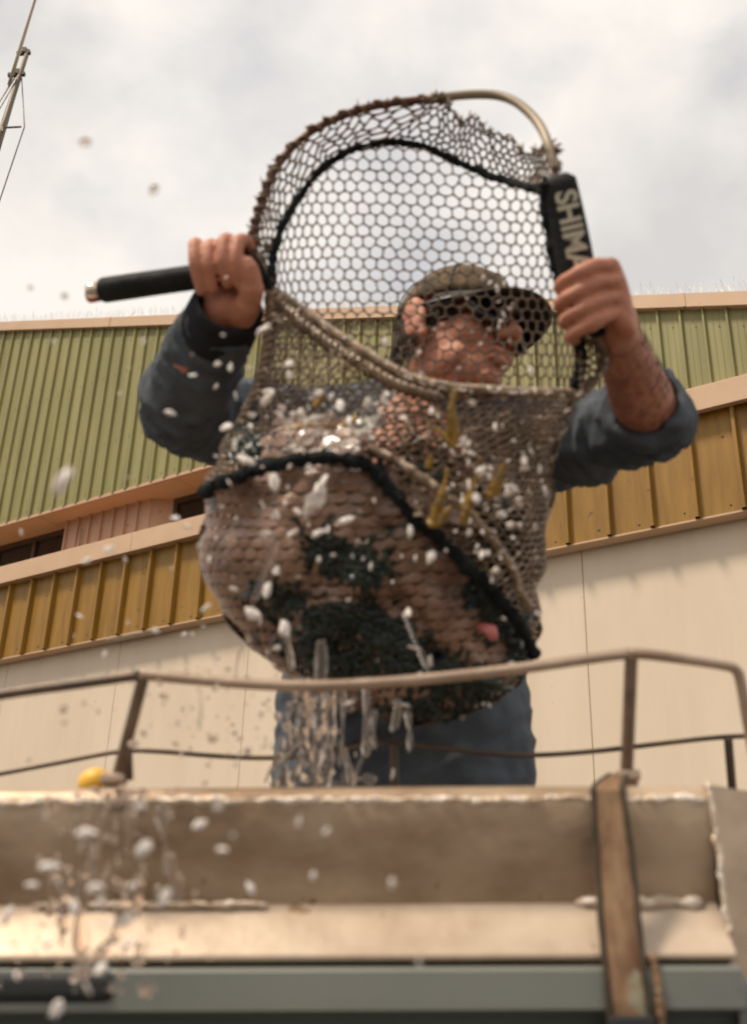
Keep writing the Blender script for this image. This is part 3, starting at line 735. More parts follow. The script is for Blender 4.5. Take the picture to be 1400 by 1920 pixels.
rim = [(hemc-(shc-hemc)*.065)+sx*(math.copysign(abs(math.cos(a*.2244))**.8, math.cos(a*.2244))*.206)+sy*(math.copysign(abs(math.sin(a*.2244))**.8, math.sin(a*.2244))*.151) for a in range(29)]
mb = MB(); mb.tube(rim, .004, 6); mb.build('hem', M['shirt'], shirt)
# collar and cuff
cl = MB(); d = (neck1-neck0).normalized(); u = sx; w = d.cross(u)
for r0, rr, h in ((.074, .009, -.008), (.078, .010, .002)):
    ring = [neck0+d*(h+.012+.012*math.cos(a*2*math.pi/28+.8))+(u*math.cos(a*2*math.pi/28)+w*math.sin(a*2*math.pi/28))*r0 for a in range(29)]
    cl.tube(ring, rr, 8)
cl.build('collar', M['shirt'], shirt)
d = (wrL-elL).normalized(); u = d.orthogonal().normalized(); w = d.cross(u); mb = MB(); v = []
for j, (t, r) in enumerate(((-.055, .052), (-.03, .051), (-.008, .049), (.004, .047), (.002, .042), (-.02, .040))):
    for a in range(24):
        an = a*2*math.pi/24; v.append(wrL+d*t+(u*math.cos(an)+w*math.sin(an))*(r+.002*math.sin(an*3)))
mb.add(v, [(j*24+a, j*24+(a+1) % 24, (j+1)*24+(a+1) % 24, (j+1)*24+a) for j in range(5) for a in range(24)]); mb.build('cuff', M['cuff'], shirt)
# trousers and boots
tr = MB()
loft(tr, [(hemc-UP*.10, sx, sy, .175, .125), (hemc-UP*.02, sx, sy, .18, .13), (hemc+UP*.06, sx, sy, .175, .125)])
for h, kn, an in knees: limb(tr, [h-UP*.05, kn, an+UP*.02], [.10, .078, .068], 16)
shape(fused(tr, .009, 3), 'trousers', M['trouser'], man)
for h, kn, an in knees:
    b = MB(); limb(b, [an+UP*.06, an-UP*.02], [.055, .05]); limb(b, [an-UP*.035, an+Vector((0, -.15, -.045))], [.046, .038])
    shape(fused(b, .007, 3), 'boot', M['boot'], man)

# ------------------------------------------------------------------ the landing net
net = thing('landing_net', P(700, 700, 1.46), 'big landing net with black foam handle, bent hoop and sagging brown mesh bag', 'net')
# handle
mb = MB(); hd = (HB_-HA)
hl = hd.length; q = [HA+hd*t for t in (0, .02, .04, .62, .9)]
mb.tube([HA, HA+hd*.012, HA+hd*.03, HA+hd*.2, HA+hd*.4, HA+hd*.62, HA+hd*.93, HA+hd*.95], [.0125, .0158, .0172, .0172, .0168, .0168, .0160, .010], 18); mb.build('grip', M['foam'], net)
mb = MB(); mb.tube([HA-hx*.0165, HA-hx*.014, HA+hx*.004], [.0118, .0128, .0128], 16); ec = mb.build('end_collar', M['chrome'], net)
mb = MB(); v = []
mb.tube([HA-hx*.0185-hup*.004, HA-hx*.0160-hup*.004, HA-hx*.001-hup*.0035], [.0095, .0108, .0106], 14); mb.build('end_cap', M['red'], ec)
mb = MB(); mb.tube([HA+hd*.9, P(492, 532, 1.47), P(506, 540, 1.47)], .0058, 10); mb.build('handle_tube', M['hoop'], net)
# hoop
hoopA = [(505,540,1.47), (486,508,1.468), (474,470,1.47), (480,420,1.475), (494,370,1.48), (520,311,1.49), (568,257,1.50), (630,222,1.51), (705,198,1.52), (800,186,1.52)]
hoopB = [(800,186,1.52), (870,178,1.51), (925,178,1.50), (962,189,1.48), (993,213,1.455), (1014,240,1.43), (1028,272,1.40), (1042,318,1.385)]
HP = px_path(hoopA); mb = MB(); mb.tube(HP, .0056, 12); mb.build('hoop', M['hoop_red'], net)
mb = MB(); mb.tube(px_path(hoopB), .0062, 12); mb.build('hoop', M['hoop'], net)
HP2 = px_path([(505,540,1.47), (486,508,1.465), (474,470,1.466), (480,420,1.471), (494,370,1.476), (520,311,1.486), (568,257,1.496), (630,222,1.506), (705,198,1.516), (800,186,1.516), (835,183,1.51)], 12)
# twine wound round the hoop
tw = MB(); pts = []; rr = []
n_ = len(HP2)
for i in range(n_-1):
    for k in range(3):
        p = HP2[i].lerp(HP2[i+1], k/3); t = (HP2[i+1]-HP2[i]).normalized(); u = t.orthogonal().normalized(); w = t.cross(u)
        an = (i*3+k)*.42+.5*math.sin(i*.7); pts.append(p+(u*math.cos(an)+w*math.sin(an))*.0068); rr.append(.0017*random.uniform(.7, 1.5))
tw.tube(pts, rr, 5)
for i in range(0, n_, 2):
    if random.random() < .75:
        c = HP2[i]; v = Vector((random.uniform(-1, 1), random.uniform(-1, 0), random.uniform(-1, 1))).normalized()
        tw.tube([c+v*.005, c+v*.010+UP*random.uniform(-.006, .004), c+v*.013+UP*random.uniform(-.010, .006)], [.0018, .0014, .0007], 4)
tag(tw.build('lashing', M['cord'], net), kind='stuff')
# yoke with lettering
yk = MB(); v = []; NS = 14
for i in range(25):
    t = i/24; c = YA.lerp(YB_, t); hw = .0205+.003*math.sin(t*math.pi); dp = .0135
    if i == 0: hw, dp = .012, .008
    if i == 24: hw, dp = .014, .008
    for k in range(NS):
        an = 2*math.pi*k/NS; cs, sn = math.cos(an), math.sin(an)
        v.append(c+yr*(math.copysign(abs(cs)**.55, cs)*hw)+yc*(math.copysign(abs(sn)**.55, sn)*dp))
yk.add(v, [(i*NS+k, i*NS+(k+1) % NS, (i+1)*NS+(k+1) % NS, (i+1)*NS+k) for i in range(24) for k in range(NS)]+[tuple(range(NS-1, -1, -1)), tuple(24*NS+k for k in range(NS))])
yo = yk.build('yoke', M['foam'], net)
cu = bpy.data.curves.new('lettering', 'FONT'); cu.body = 'SHIMANO'; cu.size = .0365; cu.extrude = .0006; cu.offset = .0011; cu.space_character = 1.0
to = bpy.data.objects.new('tmp', cu); COL.objects.link(to); dg = bpy.context.evaluated_depsgraph_get(); dg.update()
tme = bpy.data.meshes.new_from_object(to.evaluated_get(dg)); bpy.data.objects.remove(to)
R3 = Matrix((yx, yr, yc)).transposed()
org = P(1046, 362, 1.362)-yr*.0035
org = org-yc*((org-YA).dot(yc)-.0142)
for vtx in tme.vertices:
    c = vtx.co; vtx.co = org+yx*(c.x*.98)+yr*(c.y*.98)+yc*(c.z)
tme.materials.clear(); tme.materials.append(M['letter']); link('lettering', tme, yo)
def tape(tab, wd, name='webbing_band', th=.006, m='tape', n=10, seedv=0):
    pts = px_path(tab, n); v = []; k = 8
    mb = MB(); rr = [wd*(1+.22*noise.noise(p*60+Vector((seedv, 0, 0)))) for p in pts]
    pts = [p+Vector((noise.noise(p*45), 0, noise.noise(p*45+Vector((7, 7, 7)))))*.003 for p in pts]
    rr = [r*random.uniform(.72, 1.25) for r in rr]
    mb.tube(pts, rr, 8)
    for k in range(int(len(pts)*2.2)):
        c = random.choice(pts); d = Vector((random.gauss(0, 1), random.gauss(0, 1), random.gauss(0, 1))).normalized()
        mb.ball(c+d*wd*.8, wd*random.uniform(.25, .6), 6, 4, jit=.3)
    return mb.build(name, M[m], net)
band1 = [(1018,362,1.385), (1003,354,1.42), (960,343,1.47), (920,328,1.51), (868,308,1.545), (825,288,1.56), (795,275,1.565), (760,269,1.565), (735,266,1.565), (690,273,1.56), (645,289,1.555), (600,322,1.545), (562,368,1.53), (532,420,1.51), (513,480,1.49), (507,545,1.475)]
tape(band1, .0052)
tape([(474,488,1.46), (490,512,1.455), (505,540,1.46), (512,575,1.46)], .0058)
tape([(1020,345,1.37), (1018,380,1.375), (1030,440,1.375), (1046,510,1.375), (1062,570,1.375), (1076,620,1.375), (1090,660,1.38), (1086,700,1.385), (1078,738,1.39)], .0075, seedv=4)
tape([(1084,610,1.352), (1105,622,1.35), (1122,622,1.355)], .007, seedv=5)

# the bag: a sagging sack; its outline and depth by height
LEFT = [(540,508), (620,504), (700,490), (760,466), (830,430), (890,396), (950,383), (1040,380), (1100,394), (1150,415), (1200,455), (1250,512), (1290,578), (1330,665), (1352,735), (1362,780)]
RIGHT = [(540,1085), (735,1084), (800,1052), (860,1036), (930,1022), (1000,1012), (1060,1006), (1150,1006), (1200,1004), (1245,992), (1280,975), (1310,930), (1340,860), (1356,810), (1362,782)]
ZC = [(260,1.50), (540,1.47), (740,1.455), (950,1.45), (1150,1.46), (1362,1.44)]
TH = [(260,.07), (540,.055), (740,.075), (900,.115), (1100,.13), (1250,.11), (1330,.06), (1362,.01)]
def bag(a, y, side, push=0.0):
    l, r = lerp_tab(LEFT, y), lerp_tab(RIGHT, y); an = a*math.pi/2
    x = (l+r)/2+(r-l)/2*math.sin(an)
    t = lerp_tab(TH, y); Z = lerp_tab(ZC, y)-side*t*math.cos(an)
    bz = noise.noise(Vector((x*.011, y*.011, 3.1 if side > 0 else 9)))*.034*math.cos(an)+noise.noise(Vector((x*.028, y*.028, 6.1 if side > 0 else 4)))*.011*math.cos(an)
    x += 11*math.sin(an)**3*noise.noise(Vector((y*.022, side*3.3+(5 if a > 0 else 0), 1.7)))*2
    return (x, y+6*noise.noise(Vector((x*.012, y*.012, 8))), Z+bz-side*push)
def mesh_net(name, mtl, pf, cols, rows, r, keep, jit=.12, d=.22, knot=1.35, seg=5, sub=1, squash=1):
    V = {}
    def vert(i, j):
        if (i, j) not in V:
            yy = j+(d if (i+j) % 2 else -d)+random.uniform(-jit, jit); ii = i+random.uniform(-jit, jit)
            w = pf(ii, yy); V[(i, j)] = (Vector(P(*w)), w)
        return V[(i, j)]
    mb = MB()
    for j in range(rows+1):
        for i in range(cols+1):
            for (ii, jj) in ((i+1, j), (i, j+1) if (i+j) % 2 else None) if (i+j) % 2 else ((i+1, j),):
                if ii > cols or jj > rows: continue
                A, wa = vert(i, j); Bq, wb = vert(ii, jj)
                if not (keep(wa) and keep(wb)): continue
                rad = r(wa) if callable(r) else r
                rad *= random.uniform(.85, 1.15)
                mid_ = (A+Bq)/2+Vector((0, 0, -.0006))
                mb.tube([A, mid_, Bq], [rad*knot, rad*.88, rad*knot], seg, caps=False)
    return tag(mb.build(name, mtl, net), kind='stuff')
def poly_y(tab):                      # x -> y of a polyline given as (x, y, ..)
    s = sorted((t[0], t[1]) for t in tab)
    return lambda x: lerp_tab(s, x)
arc_y = poly_y([(507,545), (513,480), (532,420), (562,368), (600,322), (645,289), (690,273), (735,266), (795,275), (868,308), (960,343), (1005,355), (1040,480), (1075,610), (1085,736)])
rope_tab = [(1088,742,1.39), (1060,737,1.385), (980,734,1.38), (900,731,1.378), (850,728,1.378), (800,718,1.378), (750,700,1.382), (690,665,1.395), (620,620,1.42), (560,575,1.445), (513,545,1.462)]
rope_y = poly_y(rope_tab)
band2 = [(383,922,1.43), (420,905,1.385), (480,882,1.348), (555,863,1.33), (620,857,1.325), (675,866,1.322), (715,898,1.320), (770,962,1.315), (830,1018,1.315), (885,1072,1.322), (935,1122,1.335), (975,1172,1.36), (1000,1225,1.40)]
band2_y = poly_y([(t[0], t[1]) for t in band2])
# back of the bag, seen through the mouth
BR = 31; BC = 66
def back_pf(i, j):
    y = 262+j*(900-262)/BR; a = -1+2*i/BC
    l = 505 if y < 545 else lerp_tab(LEFT, y); r = 1086 if y < 740 else lerp_tab(RIGHT, y)
    an = a*math.pi/2; x = (l+r)/2+(r-l)/2*(.86*math.sin(an)+.14*a)
    t = .085; Z = 1.47+(.09 if y < 600 else .09-.05*(min(y, 800)-600)/200)*math.cos(an)-(.045*(x-700)/380 if x > 700 else 0)
    Z = min(Z, 1.56)
    # strands droop between the edges
    return (x, y+8*math.sin(a*3)+ (10*(1-math.cos(an))), Z)
mesh_net('back_mesh', M['cord'], back_pf, BC, BR, .00120, lambda w: w[1] > arc_y(w[0])+2 and w[0] < 1084, jit=.10, d=.17, knot=1.5)
# frayed strip between hoop and band
up_tab = [(505,540), (478,470), (483,420), (497,368), (523,311), (570,258), (632,224), (705,201), (800,190), (835,196), (862,226), (885,222), (915,244), (955,262), (985,284), (1010,282), (1034,272), (1044,318)]
dn_tab = [(507,545), (510,505), (514,470), (526,432), (548,390), (578,348), (620,306), (665,282), (735,266), (795,275), (830,291), (868,308), (905,322), (940,335), (970,345), (995,353), (1012,358), (1024,360)]
upP = smooth_path([Vector((x, y, 0)) for x, y in up_tab], 6); dnP = smooth_path([Vector((x, y, 0)) for x, y in dn_tab], 6)
def strip_pf(i, j):
    t = min(max(i/96, 0), 1)*(len(upP)-1); k = min(int(t), len(upP)-2); fr = t-k
    a = upP[k].lerp(upP[k+1], fr); b = dnP[k].lerp(dnP[k+1], fr); w = j/6
    q = a.lerp(b, w); x = q.x+noise.noise(Vector((q.x*.03, q.y*.03, 0)))*9; y = q.y+noise.noise(Vector((q.x*.03, q.y*.03, 5)))*9
    tt = i/96; zu = 1.475+.05*math.sin(min(tt*1.5, 1.0)*math.pi*.6)-(.13*max(0, tt-.75)/.25); zd = zu+.045*math.sin(tt*math.pi)
    return (x, y, zu+(zd-zu)*w)
mesh_net('edge_mesh', M['cord'], strip_pf, 96, 6, .00165, lambda w: True, jit=.20, d=.22)
fr = MB()                               # loose ends along the tear
for (x, y, Z) in ((842,200,1.51), (866,228,1.5), (880,222,1.5), (905,240,1.49), (918,248,1.49), (944,258,1.48), (962,262,1.47), (978,282,1.46), (1000,284,1.44), (1022,276,1.42), (1034,268,1.41), (1036,285,1.40), (1040,300,1.395), (858,222,1.5)):
    for k in range(2):
        c = P(x, y, Z); d = Vector((random.uniform(-.7, .7), -.2, random.uniform(.4, 1))).normalized()
        fr.tube([c-d*.006, c+d*.004, c+d*random.uniform(.008, .014)], [.0019, .0017, .0006], 5)
for k in range(14):
    c = P(1036+random.uniform(-4, 6), 275+random.uniform(-8, 50), 1.395); d = Vector((random.uniform(-1, 1), -.5, random.uniform(-.5, .6))).normalized()
    fr.tube([c, c+d*.008, c+d*.012-UP*.004], [.0022, .002, .0008], 5)
tag(fr.build('frayed_ends', M['cord'], net), kind='stuff')
# mouth rope: three laid strands
def rope(tab, name, r, m, pitch=.020):
    pp = px_path(tab, 14); o = None; mb = MB()
    for s in range(3):
        pts = []; L_ = 0
        for i, p in enumerate(pp):
            t = (pp[min(i+1, len(pp)-1)]-pp[max(i-1, 0)]).normalized(); u = t.orthogonal().normalized(); u = (UP-t*t.dot(UP)).normalized(); w = t.cross(u)
            if i: L_ += (pp[i]-pp[i-1]).length
            an = L_/pitch*2*math.pi+s*2.094; pts.append(p+(u*math.cos(an)+w*math.sin(an))*r*.62)
        mb.tube(pts, [r*.62*random.uniform(.8, 1.2) for _ in pts], 6)
    return mb.build(name, m, net)
rope(rope_tab, 'mouth_rope', .0062, M['rope'])
rope([(512,548,1.455), (508,600,1.45), (503,650,1.448), (492,705,1.445), (474,755,1.44), (452,800,1.435)], 'side_rope', .0085, M['cord2'], .03)
rope([(520,560,1.45), (560,602,1.43), (622,650,1.41), (690,692,1.385), (750,725,1.375), (830,748,1.372)], 'side_rope', .0070, M['cord2'], .03)
# upper front, fine wet mesh
def front_pf(cols, rows, y0, y1):
    def f(i, j):
        y = y0+j*(y1-y0)/rows; a = -1+2*i/cols
        return bag(a, y, 1)
    return f
mesh_net('front_mesh', M['cord2'], front_pf(88, 66, 560, 1262), 88, 66, lambda w: .00145 if w[1] < 800 else .0019,
         lambda w: w[1] > rope_y(w[0])+3 and w[1] < band2_y(w[0])+12 and w[0] > 384, jit=.2, d=.22)
def fold_pf(i, j):                     # a second, slack layer folded over the first
    y = 760+j*13; a = -.9+1.95*i/64
    x, yy, Z = bag(min(max(a, -1), 1), y, 1, .012)
    return (x+18*math.sin(y*.02), y+26*math.sin(a*2.2), Z)
mesh_net('front_fold', M['cord2'], fold_pf, 64, 34, .0021, lambda w: w[1] > rope_y(w[0])+40+30*math.sin(w[0]*.03) and w[1] < band2_y(w[0])+6 and w[0] > 740, jit=.26)
# tan rubber base of the bag: thick webs, slit holes
def plates(pf, cols, rows, keep):
    mb = MB()
    hexa = ((0, -.667), (.5, -.333), (.5, .30), (.02, .53), (-.5, .333), (-.5, -.333))
    for j in range(rows):
        for i in range(cols):
            ci, cj = i+.5*(j % 2), j
            w0 = pf(ci, cj, 0)
            if not keep(w0): continue
            g_ = random.choice((0, .05, .15, .25, .3)); v = []
            for q, (u, w) in enumerate(hexa):
                k = 1.0-(g_ if q in (2, 3) else 0)*(.5 if q == 2 else 1)
                v.append(P(*pf(ci+u*k*1.0+random.uniform(-.006, .006), cj+w*k+random.uniform(-.006, .006), 0)))
            n = len(v); c_ = P(*pf(ci, cj-.05, .0005)); inner = [p.lerp(c_, .42)+(c_-P(*pf(ci, cj, 0)))*.35 for p in v]
            back = [P(*pf(ci+u*.9, cj+w*.9, -.004)) for (u, w) in hexa]
            vv = v+inner+[c_]+back
            f = [(q, (q+1) % 6, 6+(q+1) % 6, 6+q) for q in range(6)]+[(6+q, 6+(q+1) % 6, 12) for q in range(6)]+[(13+q, 13+(q+1) % 6, (q+1) % 6, q) for q in range(6)]
            mb.add(vv, f)
    return tag(mb.build('base_mesh', M['rub'], net, smooth=False), kind='stuff')
plates(lambda i, j, h: bag(max(-1, min(1, -1+2*i/30)), 850+j*21.5, 1, h), 31, 25, lambda w: w[1] > band2_y(w[0])-2 and w[1] < 1356)
plates(lambda i, j, h: bag(-.55+1.05*i/14, 792+j*19, 1, .006+h), 15, 4, lambda w: w[1] < band2_y(w[0])-4 and 462 < w[0] < 712)
plates(lambda i, j, h: (lambda q: (q[0]+(q[1]-930)*.75, q[1], q[2]))(bag(.02+.32*i/7, 862+j*19, 1, .008+h)), 7, 7, lambda w: 706 < w[0] < 880 and w[1] > 866 and w[1] < band2_y(w[0])-8)
mesh_net('back_mesh', M['cord'], lambda i, j: bag(-1+2*i/56, 900+j*12, -1), 56, 38, .0022, lambda w: True, jit=.15)
tape(band2, .0082, seedv=11)
tape([(690,838,1.335), (740,862,1.325), (800,905,1.315), (860,945,1.315), (915,1000,1.32), (960,1070,1.335), (990,1140,1.36)], .0060, name='fold_edge', m='rope', seedv=3)
# net flap beside the yoke
def flap_pf(i, j):
    t = i/16; w = j/5
    x = 1088+(42+10*math.sin(t*3))*w*math.sin(max(.08, t)*math.pi*.95+.35); y = 628+112*t+4*w
    return (x, y, 1.375+.02*w)
mesh_net('edge_mesh', M['cord2'], flap_pf, 16, 5, .0018, lambda w: True, jit=.18)
rope([(1118,628,1.37), (1131,650,1.385), (1130,680,1.39), (1115,712,1.39), (1088,740,1.385)], 'flap_edge', .0055, M['cord2'], .02)

# ------------------------------------------------------------------ the catch inside the bag
ct = MB(); v = []; NA, NY = 40, 30
for j in range(NY+1):
    y = 872+j*(1352-872)/NY
    for i in range(NA):
        an = 2*math.pi*i/NA; l, r = lerp_tab(LEFT, y), lerp_tab(RIGHT, y)
        cx = (l+r)/2; hw = (r-l)/2*.93; k = 1.0
        if j < 6: k = math.sqrt(max(0.02, 1-((6-j)/6.2)**2))
        t = max(.004, lerp_tab(TH, y)-.016); Z = lerp_tab(ZC, y)-t*k*math.cos(an)
        if y < 1200: cx -= (1200-y)*.12; hw *= (1-(1200-y)/1100)
        p = P(cx+hw*k*math.sin(an), y, Z); n_ = noise.noise(p*22)*.012
        v.append(p+(P(cx, y, lerp_tab(ZC, y))-p).normalized()*(max(-n_, -.002)))
ct.add(v, [(j*NA+i, j*NA+(i+1) % NA, (j+1)*NA+(i+1) % NA, (j+1)*NA+i) for j in range(NY) for i in range(NA)]+[tuple(range(NA-1, -1, -1)), tuple(NY*NA+i for i in range(NA))])
cb = ct.build('catch', M['catch']); tag(cb, 'dark wet catch bulging inside the bottom of the net bag', 'catch')
c = P(920, 1185, 1.305); mb = MB(); mb.tube([c+UP*.012-Vector((.012, -.015, 0)), c+Vector((0, 0, .002)), c-UP*.010+Vector((.004, 0, 0))], [.006, .0085, .005], 10, flat=.7)
tag(mb.build('pink_morsel', M['pinkbit']), 'small pink fleshy piece showing at the lower right of the net', 'scrap')

# seaweed
def on_bag(px, py, push):
    l, r = lerp_tab(LEFT, py), lerp_tab(RIGHT, py); sn = max(-.98, min(.98, (px-(l+r)/2)/max(5, (r-l)/2)))
    return P(*bag(math.asin(sn)/(math.pi/2), min(py, 1358), 1, push))
def clump(x, y, rx, ry, n, label):
    mb = MB()
    for k in range(int(n*.55)):
        an = random.uniform(0, 6.283); q = random.random()**.7; px, py = x+rx*q*math.cos(an)+ry*.3*math.sin(an), y+ry*q*math.sin(an)+rx*.2*q*math.cos(an)
        hd_ = random.gauss(.9, .9); m = random.randint(5, 9); st_ = random.uniform(5, 9); w = random.uniform(.0012, .0042); v = []; ph = random.uniform(0, 9)
        for i in range(m):
            c = on_bag(px, min(py, 1350), .002+.004*math.sin(i*.9+ph)); hd_ += random.gauss(0, .35)
            dx, dy = math.cos(hd_), math.sin(hd_); px += st_*dx; py += st_*dy
            e = Vector((dy, random.uniform(-.5, .5), dx))*w*(1 if 0 < i < m-1 else .3)
            v += [c-e, c+Vector((0, -w*.5, 0)), c+e]
        mb.add(v, [(i*3+j, i*3+j+1, i*3+j+4, i*3+j+3) for i in range(m-1) for j in range(2)])
    o = mb.build('seaweed_clump', M['weed']); tag(o, label, 'seaweed', 'dark seaweed on the net')
clump(640, 1040, 80, 42, 270, 'dark green weed clump on the upper left of the tan net base')
clump(675, 1175, 105, 52, 380, 'broad dark green weed clump across the middle of the tan net base')
clump(610, 1225, 100, 40, 260, 'dark weed clump at the lower left of the net bag, above the pouring water')
clump(850, 1275, 110, 34, 240, 'dark weed clump along the bottom right of the net bag')
clump(925, 1125, 50, 62, 300, 'nearly black weed clump around the pink scrap')
clump(985, 1215, 30, 45, 160, 'small black weed clump at the bag\'s lower right corner')
clump(770, 880, 60, 40, 170, 'dark weed clump beside the black band at the bag\'s middle')
clump(925, 985, 62, 70, 260, 'dark green weed clump right of the olive fronds')
clump(775, 1232, 85, 38, 260, 'dark strand clump low on the bag behind the rail, right of the pour')  # clump added to darken the bottom of the bag
clump(525, 1120, 60, 34, 130, 'thin dark strand clump at the left flank of the tan net base')  # second dark clump, added along with the one above
clump(470, 830, 45, 35, 110, 'small dark weed clump at the bag\'s upper left side')
clump(790, 1335, 90, 20, 160, 'thin dark weed clump under the lowest point of the bag')
def frond(path, wd, label):
    pts = px_path(path, 6); n = len(pts); mb = MB(); v = []
    for i, p in enumerate(pts):
        t = (pts[min(i+1, n-1)]-pts[max(i-1, 0)]).normalized(); s = t.cross(Vector((0, -1, .3))).normalized()
        w = wd*(.35+.65*math.sin(min(1, i/n*1.15+.12)*math.pi))*random.uniform(.75, 1.2); b = Vector((0, -1, 0))
        v += [p-s*w+b*random.uniform(-.002, .003), p+b*.002, p+s*w+b*random.uniform(-.002, .003)]
    mb.add(v, [(i*3+k, i*3+k+1, (i+1)*3+k+1, (i+1)*3+k) for i in range(n-1) for k in range(2)])
    o = mb.build('seaweed_frond', M['weed_o']); so = o.modifiers.new('t', 'SOLIDIFY'); so.thickness = .0016
    tag(o, label, 'seaweed', 'olive seaweed fronds')
FZ = 1.285
frond([(848,838,FZ), (850,800,FZ), (846,770,FZ), (853,730,FZ)], .0075, 'tall upright olive frond crossing the mouth rope')
frond([(852,838,FZ), (830,815,FZ), (808,798,FZ)], .0055, 'olive frond branching left from the tall upright one')
frond([(808,985,FZ), (820,950,FZ), (832,915,FZ), (838,880,FZ)], .0060, 'long narrow olive frond left of the ice at the bag\'s middle')
frond([(800,982,FZ), (826,972,FZ), (846,950,FZ)], .0085, 'short broad olive frond low beside the black band')
frond([(918,935,FZ), (928,910,FZ), (936,892,FZ), (946,868,FZ)], .0075, 'olive frond standing among white ice at the bag\'s right')
frond([(868,985,FZ), (874,950,FZ), (892,900,FZ), (898,858,FZ)], .0055, 'dark olive frond between the two olive groups')
frond([(640,800,1.31), (668,782,1.345), (682,758,1.31)], .0060, 'olive frond at the bag\'s upper middle near splashing ice')
frond([(588,765,1.36), (600,745,1.36), (598,722,1.36)], .0060, 'olive frond behind ice at the upper left of the bag')
frond([(800,880,FZ), (806,862,FZ), (803,850,FZ)], .0045, 'tiny olive frond tip between the rope and black band')
frond([(530,805,1.345), (575,797,1.34), (630,803,1.335)], .0050, 'olive strip lying along the top of the tan mesh')

# ------------------------------------------------------------------ flying ice, drops and pouring water
protos = []
for k in range(7):
    mb = MB(); mb.ball((0, 0, 0), (1, random.uniform(.4, .8), random.uniform(.22, .5)), 7, 5, jit=.34); protos.append(mb.mesh('ice_or_glint', M['ice'], False))
dprotos = []
for k in range(3):
    mb = MB(); mb.ball((0, 0, 0), (1, .85, random.uniform(.8, 1.5)), 10, 7, jit=.06); dprotos.append(mb.mesh('water_drop', M['water']))
def fleck(x, y, Z, size, ang=None, ice=True, label=None, group=None):
    o = bpy.data.objects.new('ice_or_glint' if ice else 'water_drop', random.choice(protos if ice else dprotos)); COL.objects.link(o)
    o.location = P(x, y, Z); r = size*(.44 if ice else .5)/FPX*Z; o.scale = (r*random.uniform(.9, 1.15), r*random.uniform(.7, 1.1), r*random.uniform(.65, 1.2))
    if ang is None: o.rotation_euler = [random.uniform(0, 6.28) for _ in range(3)]
    else: o.rotation_euler = (random.uniform(-.5, .5)+1.57, -ang, random.uniform(-.3, .3))
    tag(o, label, 'ice' if ice else 'water drop', group)
def net_label(x, y):
    if x > 790 and y < 1090: return ('white ice bit around the olive fronds at the right of the net bag', 'ice around the olive fronds')
    if y < 845: return ('white ice bit in the heap above the black band, upper left of the bag', 'ice heaped above the black band')
    return ('white ice chunk in front of the tan base of the net bag', 'ice before the tan net base')
IF = ('small white ice chunk flying in front of the green wall and sleeve', 'ice chunks left of the net')
IG = ('blurred white ice chunk falling in front of the gunwale', 'ice chunks before the gunwale')
net_ice = [(500,735,34),(543,682,26),(600,738,36),(500,745,40),(527,765,28),(560,772,30),(590,785,34),(640,760,38),(690,755,28),(720,752,30),(655,790,26),(620,778,24),(570,800,26),(470,800,20),(460,862,42),(440,836,22),
 (515,905,52),(600,925,74),(605,905,46),(585,945,60),(650,975,44),(598,1000,32),(612,992,20),(768,996,32),(810,1045,30),(548,1000,26),(500,1000,34),(495,1005,22),(518,1070,28),(500,1105,44),(535,1180,42),(472,1150,46),(520,1215,20),
 (440,1105,24),(560,960,30),(520,965,24),(870,828,32),(885,850,22),(900,880,24),(880,910,28),(895,935,28),(965,915,36),(950,925,26),(985,870,30),(925,800,20),(990,695,24),(985,880,24),(1010,880,18),(880,755,22),(875,1000,18),
 (765,1150,30),(775,1215,32),(805,1240,26),(780,1265,22),(650,1320,48),(755,1322,34),(905,1320,16),(914,1322,14),(718,640,22),(940,965,30),(955,985,26),(905,1040,24),(930,1070,26),(945,1160,16),(1005,1150,18),(1018,918,18),(1022,925,14),(960,1245,18),(690,790,20),(715,772,18),(545,705,20),(470,690,16),(740,740,18),(810,770,20),(430,905,22),(415,950,18),(405,1010,16),(395,1050,18),(1060,770,14),(735,1452,22)]
for x, y, s in net_ice:
    dark_z = 1.26 if y > 850 else 1.30
    IN = net_label(x, y); fleck(x+random.uniform(-3, 3), y, dark_z-random.uniform(0, .06) if y < 1250 else 1.30, s, label=IN[0], group=IN[1])
for k in range(70):
    x, y = random.gauss(600, 85), random.gauss(790, 32)
    IN = net_label(x, y)
    if y > 735: fleck(x, y, 1.29-random.uniform(0, .05), random.uniform(8, 20), label=IN[0], group=IN[1])
for k in range(60):
    x, y = random.gauss(915, 45), random.gauss(900, 75)
    IN = net_label(x, y)
    if y > 760: fleck(x, y, 1.29-random.uniform(0, .04), random.uniform(7, 18), label=IN[0], group=IN[1])
for k in range(26):
    x, y = random.gauss(560, 90), random.gauss(1010, 70); IN = net_label(x, y); fleck(x, y, 1.27-random.uniform(0, .06), random.uniform(8, 20), label=IN[0], group=IN[1])
RB = ('tiny pale fleck set along the mouth rope of the net', 'pale flecks on the mouth rope')  # pale flecks laid along the rope as bright specks
for k in range(34):
    x = random.uniform(760, 1085); fleck(x, rope_y(x)+random.uniform(-4, 5), 1.365, random.uniform(7, 13), label=RB[0], group=RB[1])
CB = ('small pale fleck standing in for a wet highlight on the mesh before the cap and face', 'wet highlight flecks before the cap')  # pale flecks modelled in place of wet highlights on the mesh
for (x, y, s) in ((905,520,16),(918,530,18),(932,540,20),(945,532,14),(935,565,16),(944,590,20),(938,602,14),(917,618,16),(935,612,14),(884,622,14),(900,645,14),(785,660,18),(955,578,12),(960,570,12),(875,560,10),(815,618,12),(860,690,12),(790,700,16),(945,690,18),(955,640,10)):
    fleck(x, y, 1.41, s, label=CB[0], group=CB[1])
